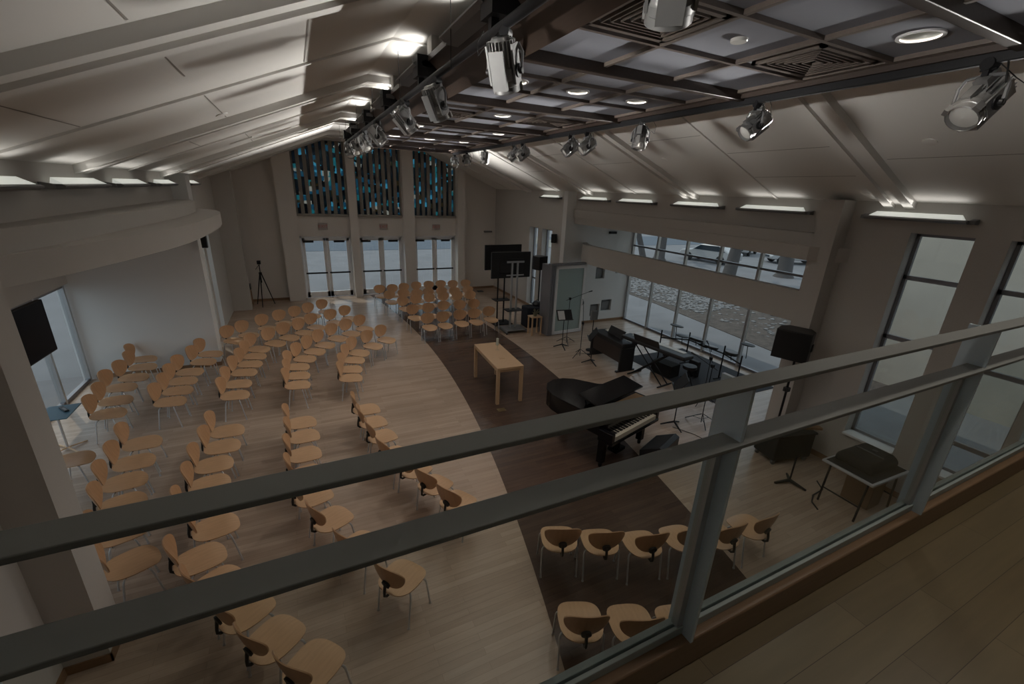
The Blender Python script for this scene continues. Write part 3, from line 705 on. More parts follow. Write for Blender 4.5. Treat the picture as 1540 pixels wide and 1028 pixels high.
near_rows = [
    [(.84, 7.94), (.88, 7.39), (.95, 6.84), (1.04, 6.22), (1.26, 5.68), (1.44, 5.21), (1.61, 4.78)],
    [(-.32, 7.84), (-.29, 7.34), (-.29, 6.75), (-.27, 6.2), (-.2, 5.63), (0, 5.06), (.28, 4.45), (.64, 3.8)],
    [(-1.49, 7.89), (-1.51, 7.38), (-1.53, 6.87), (-1.52, 6.42), (-1.48, 5.95), (-1.41, 5.5), (-1.36, 5.08), (-1.25, 4.68), (-.89, 4.02), (-.62, 3.59), (-.29, 3.17)],
    [(-2.68, 8.07), (-2.64, 7.46), (-2.62, 6.99), (-2.5, 6.42), (-2.36, 5.8), (-2.1, 5.2)]]
for k_, row in enumerate(near_rows):
    place(row, lambda i_: 'maple chair %s from cross aisle in %s row beneath the railing' % (ORD[i_], ROW[k_]), 'maple chairs beneath the railing')
chair(-3.49, 7.9, .05, 'maple chair behind the wall pilaster, beside the blue table', 'maple chairs beneath the railing')
door_rows = [
    [(3.41, 12.74), (3.92, 12.78), (4.53, 12.83), (4.99, 12.84), (5.6, 12.95)],
    [(3.23, 13.93), (3.79, 14.01), (4.35, 14.13), (4.92, 14.08), (5.47, 14.08)],
    [(3.18, 15.15), (3.69, 15.33), (4.2, 15.4), (4.76, 15.49), (5.3, 15.46), (5.82, 15.44)],
    [(2.9, 16.28), (3.42, 16.38), (3.93, 16.24), (4.46, 16.35), (4.91, 16.36), (5.4, 16.23), (6.06, 16.31)],
    [(2.7, 17.38), (3.2, 17.38), (3.72, 17.5), (4.26, 17.66), (4.79, 17.68), (5.3, 17.7), (5.78, 17.58), (6.4, 17.58)]]
for k_, row in enumerate(door_rows):
    place(row, lambda i_: 'maple chair facing the balcony, %s from pale floor, %s row before glass doors' % (ORD[i_], ROW[k_]), 'maple chairs before the glass doors')
FOC = V((3.7, 9.5))
place([(2.59, 3.59), (3.01, 3.36), (3.5, 3.11), (4.05, 2.98), (4.5, 2.82), (5.06, 2.76)], lambda i_: 'maple chair seen from behind, %s from strip edge, front row below railing glass' % ORD[i_], 'maple chairs seen from behind on the dark strip')
place([(2.19, 2.55), (2.66, 2.31), (3.12, 2.1)], lambda i_: 'maple chair seen from behind, %s from strip edge, row nearest the balcony' % ORD[i_], 'maple chairs seen from behind on the dark strip')

# ------------------------------------------------------------------ furniture and instruments
def legs4(t, x0, x1, y0, y1, h, r_, m_, name='leg', square=True):
    for x in (x0, x1):
        for y in (y0, y1):
            l = MB()
            (l.box(x - r_, x + r_, y - r_, y + r_, 0, h) if square else l.tube([(x, y, 0), (x, y, h)], r_, 10))
            l.build(name, m_, t)
t = thing('altar_table', 'narrow pale wood table on the dark strip', 'table', (4.0, 8.8, 0), R(-3))
MB().box(-.32, .32, -.84, .84, .845, .90).build('table_top', 'light', t, bevel=.004)
legs4(t, -.285, .285, -.80, .80, .845, .035, 'light')
ap = MB(); ap.box(-.25, .25, -.815, -.785, .79, .845); ap.box(-.25, .25, .785, .815, .79, .845); ap.box(-.30, -.27, -.77, .77, .79, .845); ap.box(.27, .30, -.77, .77, .79, .845); ap.build('apron', 'light', t)
t = thing('candle_holder', 'tall clear glass candle holder standing on the narrow table', 'candle holder', (4.1, 9.05, .90))
MB().lathe([(.05, 0), (.05, .012), (.012, .02), (.012, .12), (.045, .14), (.045, .34), (.04, .34), (.04, .145)], 20, cap=False).build('glass_cylinder', 'glass', t)
MB().lathe([(.03, .15), (.03, .31), (.005, .315)], 16).build('candle', 'candle', t)
b = MB().box(3.99 - .06, 3.99 + .06, 8.5, 8.58, .9, .906); tag(b.build('paper_card', 'light'), 'small card lying on the narrow table', 'card')
b = MB().box(3.56, 3.74, 7.66, 7.80, .003, .009); tag(b.build('floor_outlet', 'brass'), 'brass floor outlet plate by the table leg', 'floor outlet')

# grand piano
pr = thing('grand_piano', 'black grand piano with its front lid folded back', 'piano', (4.37, 4.93, 0), R(15.5))
def piano_outline(ins=0.):
    pts = [(0, .22), (0, 1.15), (.03, 1.4), (.12, 1.62), (.3, 1.78), (.52, 1.83), (.74, 1.76), (.9, 1.6), (1.0, 1.38), (1.1, 1.16), (1.28, 1.0), (1.42, .88), (1.48, .74), (1.48, .22)]
    c = V((.7, .8))
    return [tuple(V(p) + (c - V(p)).normalized() * ins) for p in pts]
MB().prism(piano_outline(), .66, .98).build('case', 'gloss', pr, bevel=.008)
MB().prism([(x, y) for x, y in piano_outline(-.012) if y > .6] + [(1.49, .62), (-.01, .62)], .985, 1.005).build('lid', 'gloss', pr, bevel=.004)
b = MB(); b.box(.05, 1.43, .50, .96, 1.02, 1.05, M.Translation((0, .0, .06)) @ M.Rotation(R(9), 4, 'X')); b.build('folded_front_lid', 'gloss', pr, bevel=.006)
MB().box(.06, 1.42, .26, .46, .975, .985).build('iron_plate', 'gold', pr, smooth=False)
b = MB(); b.box(.2, 1.28, .30, .33, .99, 1.17, M.Translation((0, -.28, .0)) @ M.Translation((0, .6, 0)) @ M.Rotation(R(-20), 4, 'X') @ M.Translation((0, -.3, 0))); b.build('music_desk', 'gloss', pr)
b = MB(); b.box(0, .09, -.06, .24, .60, .80); b.box(1.39, 1.48, -.06, .24, .60, .80); b.box(0, 1.48, -.07, .24, .58, .64); b.build('key_bed', 'gloss', pr, bevel=.01)
MB().box(.09, 1.39, -.05, .11, .64, .725).build('white_keys', 'ivory', pr, smooth=False)
b = MB()
for k_ in range(51):
    if k_ % 7 in (2, 6): continue
    x = .115 + k_ * .0249; b.box(x - .006, x + .006, .015, .11, .725, .738)
b.build('black_keys', 'black', pr, smooth=False)
MB().box(.09, 1.39, .11, .24, .72, .98).build('fallboard', 'gloss', pr)
for x, y in ((.12, .2), (1.36, .2), (.62, 1.5)):
    l = MB(); l.box(x - .06, x + .06, y - .06, y + .06, .1, .66); l.lathe([(.03, 0), (.035, .05), (.03, .1)], 12, M.Translation((x, y, 0))); l.build('leg', 'gloss', pr, bevel=.012)
b = MB(); b.box(.62, .86, .3, .36, .08, .6); b.box(.6, .88, .2, .4, .06, .12); b.build('pedal_lyre', 'gloss', pr)

# wedge monitor
t = thing('floor_monitor', 'black wedge floor monitor beside the piano keyboard', 'speaker', (5.66, 5.0, 0), R(22))
b = MB(); b.add([(x, y, z) for x in (-.36, .36) for y, z in ((-.22, 0), (.2, 0), (.22, .2), (-.14, .40), (-.22, .36))], [(0, 1, 2, 3, 4), (9, 8, 7, 6, 5)] + [(i_, (i_ + 1) % 5, 5 + (i_ + 1) % 5, 5 + i_) for i_ in range(5)]); b.build('cabinet', 'black', t, bevel=.008, smooth=False)
b = MB(); b.quad((-.33, .20, .215), (.33, .20, .215), (.33, -.12, .392), (-.33, -.12, .392), .004); b.build('grille', 'grille', t, smooth=False)
for s in (-1, 1): MB().box(s * .362 - .004, s * .362 + .004, -.1, .02, .16, .22).build('handle', 'blackmat', t)

def tripod(mb, h, sp=.42, r_=.013, hub=.35, n=3, a0=.3):
    for k_ in range(n):
        a = a0 + 2 * pi * k_ / n
        mb.tube([(.02 * cos(a), .02 * sin(a), hub), (sp * cos(a), sp * sin(a), .012)], r_, 6)
        mb.tube([(.02 * cos(a), .02 * sin(a), hub * .45), (sp * .55 * cos(a), sp * .55 * sin(a), hub * .47)], r_ * .6, 5)
    return mb
# stand loudspeakers
def pa_speaker(x, y, z0, rz, label, sc=1.):
    s = thing('loudspeaker', label, 'speaker', (x, y, z0), rz)
    b = MB(); b.prism([(-.26 * sc, -.17 * sc), (.26 * sc, -.17 * sc), (.26 * sc, .08 * sc), (.17 * sc, .24 * sc), (-.17 * sc, .24 * sc), (-.26 * sc, .08 * sc)], 0, .5 * sc); b.build('cabinet', 'black', s, bevel=.01)
    b = MB(); 
    pts = [(-.25 * sc + .5 * sc * k_ / 10, -.17 * sc - .045 * sc * (1 - ((k_ - 5) / 5) ** 2)) for k_ in range(11)]
    b.prism(pts + [(.25 * sc, -.172 * sc), (-.25 * sc, -.172 * sc)], .015 * sc, .485 * sc); b.build('grille', 'grille', s)
    b = MB(); b.box(.255 * sc, .275 * sc, -.02 * sc, .07 * sc, .18 * sc, .3 * sc); b.build('handle', 'blackmat', s)
    return s
pa_speaker(7.9, 4.38, 1.93, R(-70), 'large black loudspeaker raised on a pole by the pilaster', 1.08)
t = thing('speaker_pole', 'black pole under the loudspeaker by the pilaster', 'stand', (7.93, 4.3, .621))
MB().tube([(0, 0, 0), (0, 0, 1.308)], .02, 10).build('pole', 'blackmat', t)
b = MB(); b.box(-.05, .05, -.04, .04, .66, .74); b.tube([(-.09, 0, .70), (.09, 0, .70)], .014, 8); b.build('collar', 'black', t)
pa_speaker(7.72, 13.55, 2.0, R(25), 'black loudspeaker raised on a stand beside the TVs', .95)
t = thing('speaker_stand', 'black pole stand under the loudspeaker beside the TVs', 'stand', (7.75, 13.55, 0))
MB().tube([(0, 0, .1), (0, 0, 2.0)], .025, 10).build('pole', 'blackmat', t); tripod(MB(), 1, .45, .014, .7).build('tripod_base', 'blackmat', t)

# rolling cart, x-base stand, case on folding table
t = thing('subwoofer', 'dark carpeted subwoofer on casters under the loudspeaker pole', 'speaker', (7.9, 4.08, 0), R(-12))
MB().box(-.42, .42, -.24, .24, .1, .58).build('body', 'carpet', t, bevel=.015)
MB().box(-.44, .44, -.26, .26, .58, .62).build('lid', 'carpet', t, bevel=.01)
for sx in (-1, 1):
    for sy in (-1, 1):
        c = MB(); c.lathe([(.045, -.018), (.045, .018)], 16, M.Translation((sx * .36, sy * .19, .045)) @ M.Rotation(pi / 2, 4, 'X')); c.box(sx * .36 - .03, sx * .36 + .03, sy * .19 - .03, sy * .19 + .03, .075, .1); c.build('caster', 'grey', t)
b = MB(); b.box(-.3, .3, -.05, .05, .0, .045); b = b.build('short_plank', 'base'); b.location = (8.2, 3.95, .621); b.rotation_euler = (0, 0, R(-28)); tag(b, 'short brown plank lying on the dark carpeted subwoofer', 'plank')
t = thing('base_stand', 'black stand base with splayed feet in front of the cart', 'stand', (7.25, 3.48, 0))
b = MB(); b.tube([(0, 0, .03), (.0, .0, .55)], .014, 8); b.build('pole', 'blackmat', t)
b = MB()
for k_ in range(3):
    a = R(40 + 120 * k_); b.tube([(0, 0, .06), (.27 * cos(a), .27 * sin(a), .015)], [.03, .018], 8)
b.build('splayed_base', 'blackmat', t)
b = MB(); b.tube([(7.75, 3.3, .02), (7.6, 3.12, .015), (7.3, 3.1, .012), (7.1, 3.0, .012), (7.0, 2.85, .012)], .012, 6)
tag(b.build('power_cable', 'cable'), 'black cable trailing on the floor by the folding table', 'cable')
t = thing('folding_table', 'grey-edged folding table under the dark covered case', 'table', (7.72, 2.72, 0), R(-2))
b = MB(); b.box(-.5, .5, -.37, .37, .70, .74); b.build('table_top', 'tray', t, bevel=.012)
b = MB(); b.box(-.46, .46, -.33, .33, .741, .746); b.build('inset_top', 'carpet', t)
for y in (-.27, .27):
    l = MB(); l.tube([(-.40, y, .7), (-.46, y, .0)], .016, 8); l.build('leg', 'blackmat', t)
    l = MB(); l.tube([(.40, y, .7), (.46, y, .0)], .016, 8); l.build('leg', 'blackmat', t)
b = MB(); b.tube([(-.43, -.27, .25), (-.43, .27, .25)], .012, 6); b.tube([(.43, -.27, .25), (.43, .27, .25)], .012, 6); b.build('stretcher', 'blackmat', t)
t = thing('covered_case', 'dark fabric-covered case on the folding table', 'case', (7.78, 2.76, .747), R(-2))
b = MB(); vs = [(x * sx, y * sy, z) for (sx, sy, z) in ((.36, .27, 0), (.36, .27, .10), (.30, .20, .19)) for x, y in ((-1, -1), (1, -1), (1, 1), (-1, 1))]
b.add(vs, [(3, 2, 1, 0), (8, 9, 10, 11)] + [(j * 4 + i_, j * 4 + (i_ + 1) % 4, (j + 1) * 4 + (i_ + 1) % 4, (j + 1) * 4 + i_) for j in (0, 1) for i_ in range(4)]); b.build('cover', 'carpet', t, bevel=.03)
b = MB(); b.box(-.02, .02, -.2, .2, .188, .196); b.box(.1, .16, -.05, .02, .19, .2); b.build('strap', 'black', t)
t = thing('storage_box', 'brown wooden box under the folding table', 'box', (7.92, 2.72, 0)); MB().box(-.18, .18, -.2, .2, 0, .42).build('body', 'curb', t, bevel=.01); MB().box(-.19, .19, -.21, .21, .42, .45).build('lid', 'curb', t, bevel=.008)

# music and microphone stands
def music_stand(x, y, h, rz, label, sheet=False, legs='tri'):
    t = thing('music_stand', label, 'music stand', (x, y, 0), rz, 'music stands on the stage')
    MB().tube([(0, 0, .1), (0, 0, h)], .012, 8).build('pole', 'blackmat', t)
    b = MB()
    for k_ in range(3):
        a = R(30 + 120 * k_); b.tube([(0, 0, .12), (.27 * cos(a), .27 * sin(a), .012)], [.022, .014], 8)
    b.build('base', 'blackmat', t)
    mt = M.Translation((0, 0, h + .08)) @ M.Rotation(R(-35), 4, 'X')
    b = MB(); b.box(-.25, .25, -.006, .006, -.17, .17, mt); b.box(-.25, .25, -.06, .006, -.18, -.168, mt); b.build('desk', 'black', t)
    if sheet:
        b = MB(); b.box(-.21, .0, -.012, -.007, -.16, .13, mt).build('sheet_music', 'paper', t)
    return t
music_stand(7.13, 10.78, 1.0, R(-10), 'black music stand with a white sheet before the glass screen', True)
music_stand(6.79, 5.72, .95, R(-130), 'black music stand with tilted desk above the wedge monitor')
music_stand(7.22, 9.35, .82, R(-120), 'low black music stand in front of the digital piano')
def mic_stand(x, y, h, rz, label, boom=.55, round_base=False, rise=.25):
    t = thing('microphone_stand', label, 'microphone stand', (x, y, 0), rz, 'microphone stands on the stage')
    MB().tube([(0, 0, .02), (0, 0, h)], .009, 8).build('pole', 'blackmat', t)
    b = MB()
    if round_base: b.lathe([(.13, 0), (.13, .015), (.03, .03)], 24)
    else: tripod(b, 1, .34, .009, .22)
    b.build('base', 'blackmat', t)
    if boom:
        b = MB(); b.tube([(-.12, 0, h - .06), (boom, 0, h + rise)], .007, 6); b.box(-.03, .03, -.03, .03, h - .04, h + .03); b.build('boom_arm', 'blackmat', t)
        b = MB(); b.tube([(boom, 0, h + rise), (boom + .12, 0, h + rise + .03)], [.013, .02], 8); b.build('microphone', 'black', t)
    return t
mic_stand(7.5, 11.1, 1.5, R(-10), 'boom microphone stand in front of the glass screen door', .62, rise=.2)
mic_stand(7.25, 9.95, 1.05, R(60), 'boom microphone stand by the pedestal stand', .35, rise=.5)
mic_stand(7.48, 5.6, 1.35, R(100), 'tall microphone stand with tripod base behind the wedge monitor', .4, rise=.1)
mic_stand(8.3, 6.3, 1.15, R(60), 'microphone stand between the music desk and the drum pads', .3)
t = thing('pedestal_stand', 'slim pole stand with small box on a round base', 'stand', (7.88, 10.28, 0))
MB().lathe([(.15, 0), (.15, .018), (.03, .035)], 24).build('base', 'blackmat', t); MB().tube([(0, 0, .02), (0, 0, 1.05)], .012, 8).build('pole', 'blackmat', t); MB().box(-.12, .12, -.04, .04, 1.0, 1.28).build('box_head', 'grey', t, bevel=.01)
b = MB(); b.tube([(6.75, 5.7, .008), (6.95, 5.3, .006), (7.0, 5.0, .006), (7.4, 4.85, .006), (7.8, 5.0, .006)], .006, 5)
tag(b.build('microphone_cable', 'cable'), 'thin black cables looping over the floor by the microphone stands', 'cable')

# digital piano console
t = thing('digital_piano', 'black console digital piano facing the dark strip', 'keyboard', (7.82, 9.25, 0), R(88))
b = MB(); b.box(-.72, .72, -.28, .2, .66, .80); b.build('keyboard_case', 'black', t, bevel=.02)
for s in (-1, 1): MB().box(s * .70 - .03, s * .70 + .03, -.25, .22, .03, .68).build('side_panel', 'black', t, bevel=.01)
for s in (-1, 1): MB().box(s * .70 - .035, s * .70 + .035, -.32, .3, 0, .04).build('foot', 'black', t)
MB().box(-.67, .67, .15, .18, .25, .66).build('back_panel', mat('piano_back_board', (.04, .028, .024), .5), t)
b = MB(); b.box(-.34, .34, -.01, .01, 0, .24, M.Translation((0, -.08, .80)) @ M.Rotation(R(25), 4, 'X')); b.build('music_rest', 'black', t)
MB().box(-.6, .6, -.285, -.16, .80, .806).build('white_keys', 'ivory', t, smooth=False)
# synthesizer on X stand
t = thing('synthesizer', 'black stage keyboard lying on the X stand', 'keyboard', (8.07, 7.87, .90), R(98))
MB().box(-1.05, .98, -.2, .2, 0, .1).build('case', 'black', t, bevel=.03)
b = MB(); b.box(-.3, .5, -.01, .01, 0, .2, M.Translation((0, .17, .1)) @ M.Rotation(R(-25), 4, 'X')); b.build('music_rest', 'black', t)
MB().box(-.85, .8, -.205, -.06, .1, .106).build('white_keys', 'ivory', t, smooth=False)
t = thing('keyboard_stand', 'black double X stand under the stage keyboard', 'stand', (8.07, 7.87, 0), R(98))
for y in (-.12, .12):
    MB().tube([(-.5, y, .02), (.5, y, .87)], .017, 8).build('brace', 'blackmat', t); MB().tube([(.5, y, .02), (-.5, y, .87)], .017, 8).build('brace', 'blackmat', t)
for x in (-.5, .5): MB().tube([(x, -.28, .02), (x, .28, .02)], .018, 8).build('foot', 'blackmat', t); 
b = MB(); b.box(-.56, -.44, -.2, .2, .865, .898); b.box(.44, .56, -.2, .2, .865, .898); b.build('support_arm', 'blackmat', t)
# drums
b = MB(); b.box(8.55, 10.9, 6.2, 9.4, .0, .008); tag(b.build('area_rug', 'rug'), 'dark grey rug under the drum pads', 'rug')
t = thing('drum_rack', 'black tubular rack carrying the electronic drum pads', 'drum rack', (0, 0, .009))
b = MB(); b.tube([(9.3, 8.85, .72), (9.95, 8.4, .72), (9.95, 7.2, .72), (9.7, 6.5, .72)], .02, 8); b.build('cross_bar', 'blackmat', t)
for x, y in ((9.3, 8.85), (9.95, 8.4), (9.95, 7.2), (9.7, 6.5)):
    b = MB(); b.tube([(x, y, 0), (x, y, .95)], .019, 8); b.tube([(x - .2, y, .015), (x + .2, y, .015)], .016, 6); b.build('leg', 'blackmat', t)
def pad(x, y, z, r_, tilt, label, cat='drum pad', h=.05):
    p_ = thing('drum_pad' if cat == 'drum pad' else 'cymbal_pad', label, cat, (x, y, z - .02), 0, 'electronic drum pads')
    m_ = M.Rotation(R(tilt), 4, 'Y')
    MB().lathe([(.001, h), (r_ * .95, h), (r_, h * .8), (r_, 0), (r_ * .9, -.01), (.001, -.012)], 26, m_, cap=False).build('pad', 'black', p_)
    MB().lathe([(r_ * .93, h + .001), (r_ * .5, h + .004), (.001, h + .005)], 26, m_, cap=False).build('playing_surface', 'grey' if cat == 'drum pad' else 'blackmat', p_)
    MB().tube([(0, 0, -.01), (.04, .0, -z + .74 if z > .78 else -.12)], .01, 6).build('mount_arm', 'blackmat', p_)
pad(9.53, 8.55, 1.17, .19, 10, 'round cymbal pad highest on the drum rack', 'cymbal pad', .02)
pad(9.42, 8.2, .98, .17, 8, 'round cymbal pad just under the highest one', 'cymbal pad', .02)
pad(9.76, 8.0, .88, .2, 14, 'wide tom pad next to the cymbal pads', h=.06)
pad(9.73, 7.45, .86, .18, 10, 'tom pad in the middle of the drum rack')
pad(9.69, 6.8, .9, .16, 6, 'snare pad at the rack end by the loudspeaker', h=.07)
pad(10.2, 6.75, 1.12, .17, 6, 'cymbal pad on a tall arm before the window mullion', 'cymbal pad', .02)
t = thing('drum_module', 'small dark drum control module on the rack', 'drum module', (9.85, 7.75, .76)); MB().box(-.1, .1, -.14, .14, 0, .05).build('casing', 'black', t, bevel=.008); MB().box(-.06, .06, -.1, .1, .05, .053).build('display', 'screen', t)
t = thing('kick_pedal', 'dark bass drum pad tower on the rug', 'drum pedal', (9.4, 7.6, .009)); MB().box(-.06, .06, -.16, .16, 0, .45).build('tower', 'black', t, bevel=.02); MB().box(-.4, -.06, -.05, .05, 0, .03).build('footboard', 'blackmat', t)
t = thing('drum_stool', 'round black drum stool at the rug edge', 'stool', (8.75, 7.2, .009)); MB().lathe([(.17, .46), (.18, .49), (.17, .54), (.001, .55)], 24, cap=False).build('seat', 'black', t); tripod(MB(), 1, .26, .012, .3).build('tripod_base', 'blackmat', t); MB().tube([(0, 0, .2), (0, 0, .47)], .015, 8).build('pole', 'blackmat', t)
t = thing('amplifier', 'low grey amplifier on the floor behind the keyboards', 'amplifier', (8.75, 8.0, .009), R(10)); MB().box(-.2, .2, -.32, .32, 0, .34).build('cabinet', 'carpet', t, bevel=.01); MB().box(-.215, -.2, -.28, .28, .04, .3).build('grille', 'grille', t)

# rolling stand with two TVs
def tv(name, x, y, z, w_, h_, rz, label, poles=True):
    t = thing(name, label, 'TV', (x, y, z), rz)
    MB().box(-w_ / 2, w_ / 2, -.03, .03, -h_ / 2, h_ / 2).build('casing', 'black', t, bevel=.006)
    MB().box(-w_ / 2 + .012, w_ / 2 - .012, .03, .034, -h_ / 2 + .02, h_ / 2 - .012).build('screen', 'screen', t)
    MB().box(-w_ * .3, w_ * .3, -.055, -.03, -h_ * .3, h_ * .25).build('back_cover', 'black', t, bevel=.01)
    return t
tv('television', 6.3, 13.0, 2.29, 1.45, .86, R(1), 'large flat TV turned away on the front rolling stand')
t = thing('tv_stand', 'silver rolling TV stand with twin poles nearest the chairs', 'TV stand', (6.4, 12.9, 0))
for x in (-.1, .1): MB().box(x - .03, x + .03, -.03, .03, .1, 2.4).build('pole', 'alu', t, bevel=.006)
MB().box(-.32, .32, -.06, -.03, 2.38, 2.44).build('mount_bracket', 'alu', t); MB().box(-.32, .32, -.06, -.03, 1.95, 1.99).build('mount_bracket', 'alu', t)
b = MB(); b.box(-.42, -.36, -.42, .32, .05, .1); b.box(.36, .42, -.42, .32, .05, .1); b.box(-.42, .42, -.05, .05, .05, .1); b.box(-.38, .38, -.35, .28, .1, .12); b.build('base_frame', 'grey', t)
MB().box(-.3, .3, -.2, .2, .75, .77).build('shelf', 'blackmat', t)
for x in (-.39, .39):
    for y in (-.38, .28): MB().lathe([(.025, -.015), (.025, .015)], 12, M.Translation((x, y, .025)) @ M.Rotation(pi / 2, 4, 'Y')).build('caster', 'black', t)
tv('television', 6.42, 13.9, 2.42, 1.45, .86, R(4), 'large flat TV behind the first one near the wall')
t = thing('tv_stand', 'dark TV stand behind the front rolling stand', 'TV stand', (6.45, 13.8, 0))
for x in (-.25, .0): MB().box(x - .02, x + .02, -.02, .02, .05, 2.5).build('pole', 'blackmat', t)
b = MB(); b.box(-.45, .25, -.3, .3, .03, .06); b.build('base_plate', 'blackmat', t)
MB().box(-.4, .2, -.2, .2, .9, .92).build('shelf', 'blackmat', t)
tv('television', -3.65, 7.75, 2.4, 1.9, .80, R(-92), 'wall TV hung in the alcove before the tall window')
t = thing('tv_bracket', 'dark ceiling pole holding the alcove TV', 'bracket', (-3.76, 7.75, 2.4)); MB().tube([(0, 0, -.1), (0, 0, 1.26)], .025, 10).build('pole', 'blackmat', t)

# stool with plant, dark covered box, folding glass screen
t = thing('wooden_stool', 'tall pale wooden stool beside the glass screen', 'stool', (6.95, 12.3, 0)); MB().box(-.2, .2, -.17, .17, .62, .65).build('seat', 'light', t, bevel=.004); legs4(t, -.17, .17, -.14, .14, .62, .02, 'light')
t = thing('dried_plant', 'small dried plant standing on the tall wooden stool', 'plant', (6.95, 12.3, .651))
MB().lathe([(.05, 0), (.07, .08), (.06, .1), (.001, .09)], 16, cap=False).build('pot', 'plant', t)
b = MB()
for k_ in range(26):
    a = random.uniform(0, 6.28); r_ = random.uniform(.05, .19); z = random.uniform(.12, .24)
    b.tube([(0, 0, .08), (r_ * .5 * cos(a), r_ * .5 * sin(a), z * .7), (r_ * cos(a), r_ * sin(a), z)], [.006, .012, .002], 5)
b.build('stems', 'plant', t)
t = thing('covered_crate', 'crate under a dark blue cloth behind the wooden stool', 'crate', (7.3, 13.2, 0)); MB().box(-.3, .3, -.25, .25, 0, .75).build('cloth', mat('navy_cloth', (.012, .014, .022), .9), t, bevel=.04)
t = thing('equipment_bag', 'small black bag resting on the cloth-covered crate', 'bag', (7.5, 13.2, .751)); MB().lathe([(.001, 0), (.15, .0), (.17, .07), (.12, .15), (.001, .17)], 18, cap=False).build('body', 'black', t); MB().tube([(-.08, 0, .15), (0, 0, .22), (.08, 0, .15)], .01, 6).build('handle', 'black', t)
t = thing('glass_screen', 'white framed glass folding screen at the stage corner', 'screen', (8.08, 12.03, 0), R(3))
b = MB(); b.box(-.62, -.52, -.03, .03, .02, 2.38); b.box(.53, .62, -.03, .03, .02, 2.38); b.box(-.62, .62, -.03, .03, 2.27, 2.38); b.box(-.62, .62, -.03, .03, .02, .13); b.build('panel_frame', 'doorframe', t, bevel=.004)
MB().box(-.52, .53, -.006, .006, .13, 2.27).build('glass_pane', frosted(), t, smooth=False)
for k_ in range(3): MB().box(-.70 - .07 * k_, -.645 - .07 * k_, -.06, .5, .02, 2.40).build('folded_panel', 'dframe', t, bevel=.004)
b = MB(); b.box(-.86, .72, -.09, .09, 2.40, 2.46); b.build('head_track', 'dframe', t)
MB().tube([(.57, -.035, .98), (.57, -.07, 1.0), (.57, -.07, 1.16), (.57, -.035, 1.18)], .008, 6).build('handle', 'blackmat', t)
b = MB(); b.box(-.14, .14, -.12, .12, 0, .02); b = b.build('floor_outlet', 'blackmat'); b.location = (7.6, 19.0, 0); tag(b, 'dark floor plate before the far corner wall', 'floor outlet')

# blue table, tripod, small table
t = thing('side_table', 'small table with a blue top by the alcove window', 'table', (-4.08, 9.2, 0), R(0))
MB().box(-.2, .24, -.3, .3, .71, .725).build('table_top', 'blue', t, bevel=.004)
MB().tube([(0, 0, .02), (0, 0, .71)], .018, 10).build('post', 'chrome', t)
b = MB(); 
for k_ in range(4): a = R(45 + 90 * k_); b.tube([(0, 0, .04), (.28 * cos(a), .28 * sin(a), .015)], .013, 8)
b.build('base', 'light', t)
t = thing('remote_control', 'black device lying on the blue table', 'remote control', (-4.0, 9.28, .726), R(35)); MB().box(-.03, .03, -.13, .13, 0, .025).build('casing', 'black', t, bevel=.006)
MB().box(-.015, .015, -.1, .04, .0255, .027).build('keypad', 'grey', t)
t = thing('camera_tripod', 'black camera tripod in the far corner', 'tripod', (-1.5, 18.95, 0))
for k_ in range(3):
    a = R(20 + 120 * k_); MB().tube([(.03 * cos(a), .03 * sin(a), 1.25), (.36 * cos(a), .36 * sin(a), 0.01)], [.022, .015], 8).build('leg', 'blackmat', t)
MB().tube([(0, 0, .9), (0, 0, 1.6)], .017, 8).build('centre_column', 'blackmat', t)
b = MB(); b.box(-.05, .05, -.05, .05, 1.22, 1.3); b.box(-.06, .06, -.09, .09, 1.62, 1.74); b.tube([(0, 0, 1.6), (-.12, -.2, 1.45)], .01, 6); b.build('head', 'blackmat', t)
t = thing('corner_table', 'small dark table in the far corner beside the tripod', 'table', (-2.18, 19.1, 0)); MB().box(-.2, .28, -.2, .2, .6, .64).build('table_top', 'base', t); legs4(t, -.17, .25, -.17, .17, .6, .018, 'base')
t = thing('equipment_box', 'black box standing on the small corner table', 'box', (-2.1, 19.1, .641)); MB().box(-.2, .2, -.15, .15, 0, .2).build('case', 'black', t, bevel=.01); MB().box(-.06, .06, -.17, -.15, .12, .15).build('handle', 'blackmat', t)
# wall devices
def wallbox(name, x0, x1, y0, y1, z0, z1, m_, label, cat, group=None):
    return tag(MB().box(x0, x1, y0, y1, z0, z1).build(name, m_, bevel=.008), label, cat, group)
for i_, (x, l) in enumerate(((.92, 'exit sign over the doors by the tripod corner'), (3.33, 'exit sign over the middle glass doors'), (5.66, 'exit sign over the doors nearest the TV stand'))):
    t = thing('exit_sign', l, 'sign', (x, YF - .03, 2.96), 0, 'exit signs over the glass doors'); MB().box(-.17, .17, -.03, .028, -.12, .12).build('sign_box', 'exit', t, bevel=.006)
    cu = bpy.data.curves.new('exit_text', 'FONT'); cu.body = 'EXIT'; cu.size = .17; cu.align_x = 'CENTER'; cu.align_y = 'CENTER'; cu.extrude = .002; cu.materials.append(K['exitred'])
    o = bpy.data.objects.new('text_source', cu); COL.objects.link(o); bpy.context.view_layer.update()
    me = bpy.data.meshes.new_from_object(o.evaluated_get(bpy.context.evaluated_depsgraph_get())); bpy.data.objects.remove(o)
    o = bpy.data.objects.new('lettering', me); COL.objects.link(o); o.parent = t; o.location = (0, -.033, 0); o.rotation_euler = (pi / 2, 0, 0)
t = thing('wall_speaker', 'small black wall speaker under the curved ledge', 'speaker', (-2.06, 12.6, 3.18), R(0)); MB().box(-.06, .06, -.06, .05, -.14, .14).build('cabinet', 'black', t, bevel=.01); MB().box(-.05, .05, -.068, -.06, -.13, .13).build('grille', 'grille', t)
